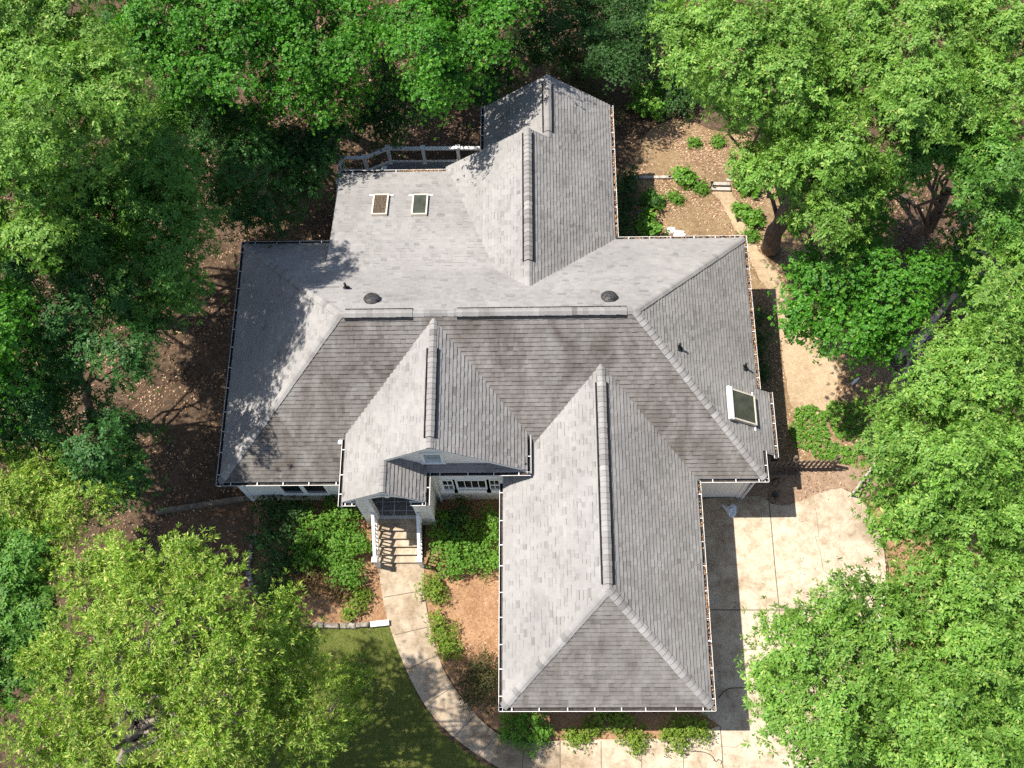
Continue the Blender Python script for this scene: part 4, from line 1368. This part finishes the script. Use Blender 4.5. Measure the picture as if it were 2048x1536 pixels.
# ---- shrubs in the front beds
FB = 'shrubs in the front beds'
shrub('azalea_bush', 'large bright green azalea bush left of the front steps', 'azalea', [(640, 1050, 38), (690, 1035, 36), (620, 1090, 38), (670, 1090, 44), (712, 1080, 34), (690, 1130, 36), (640, 1110, 36), (700, 1150, 26), (605, 1110, 22)], 1.15, FB, dens=1.15)
shrub('evergreen_shrub', 'dark evergreen shrub at the outer left end of the front bed', 'darkshrub', [(535, 1020, 30), (570, 1015, 30), (530, 1065, 30), (570, 1060, 30), (600, 1020, 24), (545, 1100, 28), (585, 1090, 24)], 1.3, FB)
shrub('evergreen_shrub', 'low dark shrub inside the curved stone edging', 'darkshrub', [(535, 1145, 28), (560, 1165, 26), (540, 1185, 22), (570, 1130, 22)], .8, FB)
shrub('bronze_shrub', 'bronze brown barberry-like shrub below the large azalea', 'redshrub', [(615, 1155, 26), (640, 1165, 28), (675, 1175, 26), (600, 1175, 20), (700, 1180, 20)], .7, FB)
shrub('small_shrub', 'small light green shrub beside the walkway, left of its first slab', 'yellowshrub', [(712, 1205, 22), (708, 1228, 16), (722, 1190, 14)], .5, FB)
shrub('evergreen_shrub', 'dark shrub half hidden under the entrance gutter, left of the steps', 'darkshrub', [(665, 1008, 22), (695, 1015, 20)], 1.2, FB)
shrub('hedge_shrub', 'leafy green hedge bush right of the front steps, against the railing', 'azalea', [(890, 1075, 30), (900, 1110, 34), (880, 1040, 26), (935, 1120, 30), (900, 1135, 22), (925, 1080, 34)], .95, FB, dens=1.15)
shrub('hedge_shrub', 'leafy green hedge bush against the garage wall', 'azalea', [(965, 1060, 30), (975, 1100, 32), (985, 1035, 24), (960, 1125, 24), (990, 1120, 24), (950, 1080, 24)], .95, FB, dens=1.15)
shrub('evergreen_shrub', 'upright dark sprig of a shrub under the triple window', 'darkshrub', [(922, 1015, 18), (924, 1035, 16), (905, 1050, 18)], 1.3, FB)
shrub('small_shrub', 'round small green shrub beside the walkway just below the hedge', 'yellowshrub', [(862, 1175, 22), (868, 1190, 20), (878, 1168, 16)], .55, FB)
shrub('small_shrub', 'bean-shaped green shrub along the curve of the walkway', 'yellowshrub', [(880, 1245, 20), (890, 1275, 24), (905, 1290, 20), (895, 1300, 18), (878, 1262, 16)], .5, FB)
shrub('rounded_shrub', 'dark olive rounded shrub by the lower left garage wall', 'olive', [(960, 1340, 34), (965, 1385, 36), (945, 1365, 28), (985, 1360, 28)], 1.1, FB)
shrub('rounded_shrub', 'dark green mound at the bottom left garage corner, touching the walkway', 'azalea', [(1035, 1455, 30), (1065, 1458, 34), (1050, 1475, 26), (1085, 1465, 20), (1020, 1465, 18)], .8, FB)
shrub('small_shrub', 'first small tuft beside the apron under the garage front, right of the dark green mound', 'yellowshrub', [(1150, 1470, 20), (1172, 1468, 16), (1160, 1482, 12)], .4, FB)
shrub('small_shrub', 'wide light green shrub under the middle of the garage front eave', 'yellowshrub', [(1195, 1440, 22), (1225, 1440, 26), (1250, 1438, 20)], .7, FB)
shrub('small_shrub', 'small green tuft beside the apron, below the middle of the garage front', 'yellowshrub', [(1258, 1478, 16), (1280, 1478, 18), (1270, 1490, 11)], .35, FB)
shrub('small_shrub', 'yellow-green shrub at the right end of the bed under the garage front', 'yellowshrub', [(1350, 1455, 26), (1385, 1455, 26), (1360, 1480, 20), (1340, 1478, 16), (1400, 1465, 16)], .6, FB)
# ---- shrubs behind and beside the house
RB = 'shrubs behind the house'
shrub('leafy_shrub', 'bright leafy shrub at the foot of the rear wing, above the roof valley', 'broad', [(1300, 440, 20), (1305, 460, 18), (1288, 455, 14)], .8, RB)
shrub('evergreen_shrub', 'dark shrub in the shade along the rear wing wall', 'darkshrub', [(1250, 370, 26), (1252, 400, 24), (1262, 355, 20)], 1.3, RB)
shrub('evergreen_shrub', 'second dark shrub along the rear wing wall, nearer the main roof', 'darkshrub', [(1250, 440, 24), (1248, 465, 18), (1300, 398, 18)], 1.0, RB)
shrub('leafy_shrub', 'rounded green shrub in the rear yard right of the gable peak', 'broad', [(1295, 185, 26), (1310, 210, 26), (1290, 210, 20)], 1.2, RB)
shrub('leafy_shrub', 'larger shaded shrub in the rear yard under the oak edge', 'darkshrub', [(1345, 170, 32), (1375, 185, 32), (1360, 210, 26), (1390, 160, 26)], 1.4, RB)
shrub('evergreen_shrub', 'narrow dark shrub along the right wall, opposite the sandy path', 'darkshrub', [(1518, 640, 16), (1522, 670, 18), (1520, 700, 14)], .9, RB)
shrub('evergreen_shrub', 'narrow dark shrub along the right wall, just above the bay roof', 'darkshrub', [(1526, 735, 12), (1527, 752, 10)], .8, RB)
for i, (px, py, r_, lab) in enumerate((
        (1370, 352, 18, 'leafy weed beside the timber edging in the rear yard'),
        (1308, 398, 13, 'weed in the dry rear yard nearest the shade line of the wing'),
        (1350, 395, 12, 'weed left of the small path light'),
        (1402, 375, 10, 'weed touching the small path light'),
        (1497, 372, 17, 'wide weed right of the timber step'),
        (1390, 285, 9, 'little weed in the sunlit upper rear yard, left one of two'),
        (1436, 283, 11, 'little weed in the sunlit upper rear yard, right one of two'),
        (1502, 432, 19, 'leafy sprout left of the bare oak trunk'),
        (1588, 452, 13, 'leafy sprout right of the bare oak trunk'),
        (1504, 470, 12, 'low sprout just left of the oak trunk foot'),
        (1480, 418, 9, 'tiny weed on the right side of the worn path'))):
    shrub('weed', lab, 'broad' if r_ > 12 else 'azalea', [(px, py, r_ * .75), (px + r_ * .5, py + r_ * .3, r_ * .5), (px - r_ * .5, py - r_ * .2, r_ * .5)], .22 if r_ < 15 else .5, 'weeds in the rear yard', 'weed')

# ------------------------------------------------------------------ ground litter, straw, grass (stuff nobody could count)
keepout = [drive_poly, walk_poly, lawn_poly, [(X0 + .4, WY), (X1 - .4, WY), (X1 - .4, Y1 - .4), (X0 + .4, Y1 - .4)], [(GX0 + .4, GY0 + .4), (GX1 - .4, GY0 + .4), (GX1 - .4, 0), (GX0 + .4, 0)]]


def tzv(x, y):
    return np.array([terrain_z(a, b) for a, b in zip(x, y)])


def scatter(name, n, xr, yr, length, width, mat, lift=.012, only=None, avoid=(), tone=(.5, .25), upright=False, tiltamp=.35, drift=True):
    x = rng.uniform(*xr, n); y = rng.uniform(*yr, n)
    ok = np.ones(n, bool)
    if only is not None:
        o_ = np.zeros(n, bool)
        for p in only: o_ |= inside(p, x, y)
        ok &= o_
    for p in avoid: ok &= ~inside(p, x, y)
    if drift:
        # leaves gather in drifts
        f = np.sin(x * 1.9 + 2 * np.sin(y * .8)) + np.sin(y * 2.3 + 1.7 * np.sin(x * .9)) + .8 * np.sin(x * 4.1 - y * 3.3) + .6 * np.sin(x * 7.3 + y * 6.1)
        ok &= rng.random(n) < np.clip(.45 + .34 * f, .06, 1)
    x, y = x[ok], y[ok]
    n = len(x)
    z = tzv(x, y) + lift
    a = rng.uniform(0, 2 * np.pi, n)
    L = length * rng.uniform(.6, 1.3, n); W = width * rng.uniform(.6, 1.3, n)
    if upright:
        d = np.stack([np.cos(a) * .55, np.sin(a) * .55, np.ones(n)], 1)
    else:
        d = np.stack([np.cos(a), np.sin(a), rng.normal(0, tiltamp, n)], 1)
    s = np.stack([-np.sin(a), np.cos(a), rng.normal(0, tiltamp, n)], 1)
    p = np.stack([x, y, z], 1)
    base = p - (0 if upright else .5) * d * L[:, None]
    tip = base + d * L[:, None]
    mid = base + d * L[:, None] * .5
    curl = np.array([0, 0, 1.0]) * (W * rng.uniform(-.2, .9, n))[:, None] * (0 if upright else 1)
    V = np.stack([base, mid - s * W[:, None] + curl, tip, mid + s * W[:, None] + curl], 1).reshape(-1, 3).astype(np.float32)
    zmin = np.repeat(z, 4) - (lift if not upright else .02) + .004
    V[:, 2] = np.maximum(V[:, 2], zmin)
    me = bpy.data.meshes.new(name)
    me.vertices.add(4 * n); me.vertices.foreach_set('co', V.ravel())
    idx = (np.arange(n)[:, None] * 4 + np.array([[0, 1, 2, 0, 2, 3]])).astype(np.int32)
    me.loops.add(6 * n); me.loops.foreach_set('vertex_index', idx.ravel())
    me.polygons.add(2 * n); me.polygons.foreach_set('loop_start', np.arange(0, 6 * n, 3, dtype=np.int32))
    c = np.ones((n, 4), np.float32)
    c[:, 0] = np.clip(rng.normal(tone[0], tone[1], n), 0, 1)
    at = me.attributes.new('tint', 'FLOAT_COLOR', 'POINT')
    at.data.foreach_set('color', np.repeat(c, 4, axis=0).ravel())
    me.materials.append(mat)
    me.update(calc_edges=True)
    o = bpy.data.objects.new(name, me)
    col.objects.link(o)
    return o


tag(scatter('leaf_litter', 150000, (-24, 24), (-8, 23), .085, .027, M['litter'], .02, None, keepout + [yard_poly, mulch_front, mulch_left, mulch_right]), 'dry brown fallen leaves covering the woodland floor round the house', 'leaf litter', kind='stuff')
tag(scatter('yard_litter', 95000, (3, 20), (-4, 15), .09, .026, M['litter'], .02, [yard_poly], [path_poly], (.72, .2)), 'pale dry leaves strewn over the sunlit rear yard', 'leaf litter', kind='stuff')
tag(scatter('pine_straw', 100000, (-9, 20), (-13, 0), .075, .006, M['straw'], .018, [mulch_front, mulch_left, mulch_right], [drive_poly, walk_poly]), 'orange brown pine straw mulch in the planting beds', 'pine straw', kind='stuff')
tag(scatter('bed_leaves', 9000, (-9, 20), (-13, 0), .07, .022, M['litter'], .02, [mulch_front, mulch_left, mulch_right, clay_poly, path_poly], [drive_poly, walk_poly], (.6, .25)), 'stray dry leaves lying on the mulch beds and bare soil', 'leaf litter', kind='stuff')
tag(scatter('drive_leaves', 1500, (5, 19), (-13, 0), .05, .018, M['litter'], .04, [drive_poly], [], (.45, .25)), 'a few dry leaves scattered on the concrete driveway', 'leaf litter', kind='stuff')
tag(scatter('grass', 130000, (-13, 3), (-15, -5), .055, .006, M['grass'], .0, [lawn_poly], [walk_poly, drive_poly], (.5, .22), True, drift=False), 'short mown grass of the front lawn', 'grass', kind='stuff')
gc = [smooth_poly(gp((1590, 820), (1640, 815), (1655, 850), (1650, 895), (1610, 905), (1580, 880)), .3, .05), smooth_poly(gp((1650, 815), (1720, 800), (1745, 830), (1720, 870), (1680, 880), (1655, 850)), .3, .05), smooth_poly(gp((1620, 890), (1670, 885), (1720, 900), (1700, 925), (1630, 918)), .3, .05)]
n = 11000
x = rng.uniform(8, 15, n); y = rng.uniform(-3, 4, n)
ok = np.zeros(n, bool)
for p in gc: ok |= inside(p, x, y)
x, y = x[ok], y[ok]
pos = np.stack([x, y, tzv(x, y) + rng.uniform(.03, .16, len(x))], 1)
gcv = leaf_mesh('ground_cover', pos, np.tile(np.array([[0, 0, 1.0]]), (len(x), 1)) + rng.normal(0, .3, (len(x), 3)), (0.075, 0.024, 7, 0, 0, (40, 88), .1, ''), rng.uniform(.3, .7, len(x)), None, LM['azalea'])
tag(gcv, 'patch of low green ground cover right of the bay, above the fence', 'ground cover', kind='stuff')
# leaves caught in the right-hand gutters
PP = []
for a, b, k in (((X1 - .05, Y1, zi - .03), (X1 - .05, BY1_, zi - .03), 420), ((AX1 - .05, BYB, zi - .03), (AX1 - .05, Y1, zi - .03), 330), ((BX - .05, BY1_, zb(BX) + .02), (BX - .05, BY0_, zb(BX) + .02), 120), ((GX1 - .05, GY0, zi - .03), (GX1 - .05, Y0, zi - .03), 240), ((AX1, Y1 - .05, zi - .03), (X1, Y1 - .05, zi - .03), 200), ((XS0 + 2.2, YS - .05, ZS + .01), (-1.8, YS - .05, ZS + .01), 160)):
    k = k // 2
    t = rng.random((k, 1))
    PP.append(np.array(a) * (1 - t) + np.array(b) * t + rng.normal(0, 1, (k, 3)) * np.array((.02, .02, .012)))
PP = np.concatenate(PP)
gv = leaf_mesh('gutter_leaves', PP, rng.normal(0, .5, PP.shape) + np.array((0, 0, 1)), (.055, .02, 3, 0, 0, (50, 95), 0, ''), np.full(len(PP), .5), None, M['straw'])
tag(gv, 'orange brown dead leaves caught in the right-hand and rear gutters', 'leaf litter', kind='stuff')

# ------------------------------------------------------------------ fences, edging, small things


def picket_run(m_rail, root, a, b, hgt, spacing, wood, lean=0.0):
    a, b = np.array(a[:2]), np.array(b[:2])
    L = np.linalg.norm(b - a); d = (b - a) / L
    nrm_ = np.array([-d[1], d[0]])
    k = int(L / spacing)
    for zz in (.28, hgt - .25):
        p, q = a + nrm_ * .035, b + nrm_ * .035
        m_rail.beam((*p, terrain_z(*a) + zz), (*q, terrain_z(*b) + zz), .045, .085)
    for i in range(k + 1):
        p = a + d * (i * L / k)
        z0 = terrain_z(*p) + .03
        h = hgt * random.uniform(.95, 1.03)
        mm = MB()
        wv = d * .045
        ln = random.uniform(-.015, .015)
        pts = [(p - wv, 0), (p + wv, 0), (p + wv + d * ln, h - .06), (p + d * ln, h), (p - wv + d * ln, h - .06)]
        mm.extrude([(*q[:2], z0 + hh) for q, hh in pts], (nrm_[0] * .02, nrm_[1] * .02, 0))
        mm.build('picket', wood, root)


ga, gb_ = ground(1528, 939), ground(1664, 937)
fe = thing('picket_fence', 'dark weathered picket fence running right from the house corner', 'fence', tuple((ga + gb_) / 2), 'weathered fences by the driveway')
mr = MB(); picket_run(mr, fe, ga, gb_, 1.0, .17, M['oldwood'])
for t in (0, .38, 1):
    p = ga + (gb_ - ga) * t; mr.box(p[0] - .05, p[0] + .05, p[1] + .06, p[1] + .16, terrain_z(*p[:2]) - .2, terrain_z(*p[:2]) + 1.12)
mr.build('rail', M['oldwood'], fe)
ga, gb_ = ground(1702, 992), ground(1748, 928)
fe = thing('picket_fence', 'grey picket fence slanting up to the oak at the driveway end', 'fence', tuple((ga + gb_) / 2), 'weathered fences by the driveway')
mr = MB(); picket_run(mr, fe, ga, gb_, .85, .2, M['greywood'])
mr.build('rail', M['greywood'], fe)

# timber edging and step in the rear yard
def timber(name, label, pa, pb, w_, h_, mat, cat='edging', group=None):
    a, b = ground(*pa), ground(*pb)
    root = None
    m = MB()
    k = max(2, int(np.linalg.norm(b - a) / 1.2))
    pts = [a + (b - a) * i / k for i in range(k + 1)]
    for p, q in zip(pts[:-1], pts[1:]):
        zz = (terrain_z(*p[:2]) + terrain_z(*q[:2])) / 2 + h_ / 2 - .03
        d = (q - p) * .006
        m.beam((p[0] + d[0], p[1] + d[1], zz), (q[0] - d[0], q[1] - d[1], zz + random.uniform(-.01, .01)), w_, h_)
    o = m.build(name, mat)
    return tag(o, label, cat, group)


timber('timber_edging', 'pale timber edging across the rear yard beside the rear wing', (1268, 357), (1352, 357), .12, .14, M['greywood'])
timber('timber_edging', 'pale timber edging continuing right of the path toward the oak', (1452, 360), (1560, 358), .12, .12, M['greywood'])
m = MB()
for (pa, pb) in (((1424, 370), (1458, 371)), ((1422, 380), (1460, 381))):
    a, b = ground(*pa), ground(*pb)
    m.beam(a + np.array((0, 0, .06)), b + np.array((0, 0, .06)), .14, .14)
tag(m.build('timber_step', M['greywood']), 'short timber step where the worn path crosses the edging', 'step')
p = ground(1421, 376)
pl = thing('path_light', 'small black path light on a stake beside the timber step', 'light', tuple(p))
m = MB(); m.tube([p, p + np.array((0, 0, .42))], .02, 8); m.build('stake', M['black'], pl)
m = MB(); m.lathe(p + np.array((0, 0, .42)), [(.02, -.04), (.06, -.02), (.07, 0), (.03, .06), (0, .07)], 10); m.build('lamp_shade', M['black'], pl)
timber('retaining_timber', 'old dark timber wall left of the front corner, above the leafy bed', (316, 1026), (500, 998), .16, .26, M['oldwood'], 'retaining wall')
timber('retaining_timber', 'dark timber laid on the soil along the picket fence foot', (1540, 948), (1600, 947), .1, .12, M['oldwood'], 'timber')


def stones(label, pix, size, mat, pale_last=False):
    pts = smooth_poly(gp(*pix), size, 0, False)
    root = thing('stone_edging', label, 'edging', (pts[len(pts) // 2][0], pts[len(pts) // 2][1], terrain_z(*pts[len(pts) // 2])))
    for i, (a, b) in enumerate(zip(pts[:-1], pts[1:])):
        a, b = np.array(a), np.array(b)
        d = b - a
        if np.linalg.norm(d) < .05: continue
        s = np.array([-d[1], d[0]]) / np.linalg.norm(d)
        z0 = terrain_z(*((a + b) / 2))
        w1 = random.uniform(.07, .11)
        h = random.uniform(.13, .19)
        j = lambda: rng.normal(0, .012, 2)
        q = [a + d * .04 - s * w1 + j(), a + d * .96 - s * w1 + j(), a + d * .96 + s * w1 + j(), a + d * .04 + s * w1 + j()]
        ctr = sum(q) / 4
        mm = MB()
        n_ = 4
        vs = [(p[0], p[1], z0 - .05) for p in q] + [(p[0], p[1], z0 + h - .03) for p in q] + [(*(ctr + (p - ctr) * .82), z0 + h + random.uniform(-.01, .012)) for p in q]
        fs = [[k, (k + 1) % 4, 4 + (k + 1) % 4, 4 + k] for k in range(4)] + [[4 + k, 4 + (k + 1) % 4, 8 + (k + 1) % 4, 8 + k] for k in range(4)] + [[8, 9, 10, 11]]
        mm.poly_mesh(vs, fs)
        o = mm.build('stone', mat, root)
    return root


stones('row of low stones curving round the left end of the front bed', ((513, 1068), (503, 1100), (499, 1130), (503, 1165), (514, 1192)), .17, M['stone'])
stones('straight row of stones between the left bed and the lawn', ((626, 1250), (680, 1252), (738, 1250)), .42, M['stone'])
p, q = ground(742, 1250), ground(779, 1246)
m = MB(); m.beam(p + np.array((0, 0, .08)), q + np.array((0, 0, .08)), .19, .2)
tag(m.build('edging_block', M['palestone']), 'whitish block ending the stone row at the walkway', 'edging')
# rocks by the rear corner
for px, py, r_, lab in ((1342, 462, .16, 'pale rock by the rear roof edge, left one of the pair'), (1358, 470, .2, 'pale rock by the rear roof edge, right one of the pair'), (1278, 428, .18, 'grey rock in the shade of the rear wing')):
    p = ground(px, py)
    m = MB()
    n1_, n2_ = 6, 10
    vs = []
    for i in range(n1_ + 1):
        for j_ in range(n2_):
            th, ph = math.pi * i / n1_, 2 * math.pi * j_ / n2_
            rr = r_ * random.uniform(.82, 1.12)
            vs.append((p[0] + rr * 1.3 * math.sin(th) * math.cos(ph), p[1] + rr * math.sin(th) * math.sin(ph), p[2] + .05 + rr * .7 * math.cos(th)))
    fs = [[i * n2_ + j_, i * n2_ + (j_ + 1) % n2_, (i + 1) * n2_ + (j_ + 1) % n2_, (i + 1) * n2_ + j_] for i in range(n1_) for j_ in range(n2_)]
    m.poly_mesh(vs, fs)
    tag(m.build('rock', M['palestone'] if px > 1300 else M['stone']), lab, 'rock', 'rocks behind the house')
# plastic bag on the drive
p = ground(1460, 1021)
m = MB()
grid = {}
kk = 9
outline = [(-.32, .22), (-.05, .12), (.1, .26), (.24, .16), (.22, -.1), (.1, -.3), (-.06, -.24), (-.16, -.02)]
cv = []
for ring in range(5):
    f = 1 - ring / 5
    for ox, oy in outline:
        cv.append((p[0] + ox * f, p[1] + oy * f, p[2] + .04 + (0 if ring == 0 else random.uniform(.03, .13))))
nn_ = len(outline)
fs = [[r_ * nn_ + i, r_ * nn_ + (i + 1) % nn_, (r_ + 1) * nn_ + (i + 1) % nn_, (r_ + 1) * nn_ + i] for r_ in range(4) for i in range(nn_)] + [[4 * nn_ + i for i in range(nn_)]]
m.poly_mesh(cv, fs)
tag(m.build('plastic_bag', M['bag']), 'crumpled whitish plastic bag lying on the shaded driveway', 'bag')


def cable(name, label, pix, r_, mat, cat='hose', dz=.05):
    pts = [np.array((*q, terrain_z(*q) + dz)) for q in smooth_poly(gp(*pix), .12, 0, False)]
    m = MB(); m.tube(pts, r_, 6, 0)
    return tag(m.build(name, mat, None, True), label, cat)


cable('hose', 'thin dark hose curving over the apron at the bottom photo edge', ((1343, 1517), (1332, 1511), (1331, 1504), (1342, 1501), (1380, 1502), (1410, 1505), (1425, 1514), (1432, 1524), (1436, 1519), (1443, 1522), (1441, 1529)), .012, M['black'])
cable('hose', 'thin dark cable on the shaded driveway right of the garage corner', ((1437, 1396), (1446, 1384), (1458, 1377), (1490, 1376)), .012, M['black'])
cable('hose', 'coil of thin cable on the soil between the house corner and the fence', ((1541, 962), (1552, 956), (1558, 964), (1552, 974), (1543, 970), (1548, 960), (1560, 956)), .012, M['black'], dz=.03)
p = ground(1549, 990)
m = MB(); m.obox(p + np.array((0, 0, .08)), np.array((.05, -.1, 0)), np.array((.07, .035, 0)), np.array((0, 0, .05))); m.tube([p + np.array((.02, -.1, .06)), p + np.array((.0, -.28, .05)), p + np.array((-.16, -.34, .05))], .012, 6)
tag(m.build('hose_reel', M['bronze']), 'small dark reel with a cord on the shaded concrete by the house corner', 'reel')
# dead wood on the right
def dead_branch(name, label, pts, r0, r1, twig_n, spread, cat='dead branch'):
    pts = [np.array(q, float) for q in pts]
    root = thing(name, label, cat, tuple(pts[0]))
    m = MB()
    fine = []
    for a, b in zip(pts[:-1], pts[1:]): fine += wander(a, b, 4, .1)[:-1]
    fine.append(pts[-1])
    n = len(fine)
    m.tube(fine, [r0 + (r1 - r0) * i / (n - 1) for i in range(n)], 8)
    m.build('limb', M['dead'], root, True)
    m = MB()
    for i in range(twig_n):
        s = fine[int(rng.integers(n // 3, n))]
        e = s + rng.normal(0, spread, 3) * np.array((1, 1, .5))
        tw = wander(s, e, 4, .3)
        m.tube(tw, [.028, .022, .016, .011, .005], 4, cap=False)
        for q in range(3):
            s2 = tw[int(rng.integers(1, 4))]
            m.tube(wander(s2, s2 + rng.normal(0, spread * .5, 3) * np.array((1, 1, .5)), 3, .3), [.013, .01, .007, .003], 3, cap=False)
    m.build('twig', M['dead'], root)


g = lambda px, py, z: atz(px, py, z)
dead_branch('dead_branch', 'bare fallen limb pointing up right beside the low maple', [g(1790, 715, -2.6), g(1840, 672, -1.8), g(1900, 600, -.4), g(1950, 545, .8), g(1995, 505, 1.6)], .14, .07, 10, .7)
dead_branch('dead_branch', 'pale bare branch with many thin twigs above the broad right oak', [g(1868, 650, -.6), g(1838, 690, -1.0), g(1815, 730, -1.3), g(1800, 770, -1.6)], .07, .03, 16, .55)
dead_branch('dead_branch', 'thin pale snag standing in the dark gap near the right photo edge', [g(1945, 500, 1.0), g(1975, 450, 2.2), g(1990, 400, 3.2), g(1995, 370, 3.8)], .06, .02, 9, .6)
p, q = ground(1703, 770), ground(1717, 757)
m = MB(); m.tube(wander(p + np.array((0, 0, .05)), q + np.array((0, 0, .07)), 3, .05), [.05, .055, .05, .03], 7)
tag(m.build('stick', M['palestone']), 'short pale stick lying on the shaded sandy ground', 'stick')
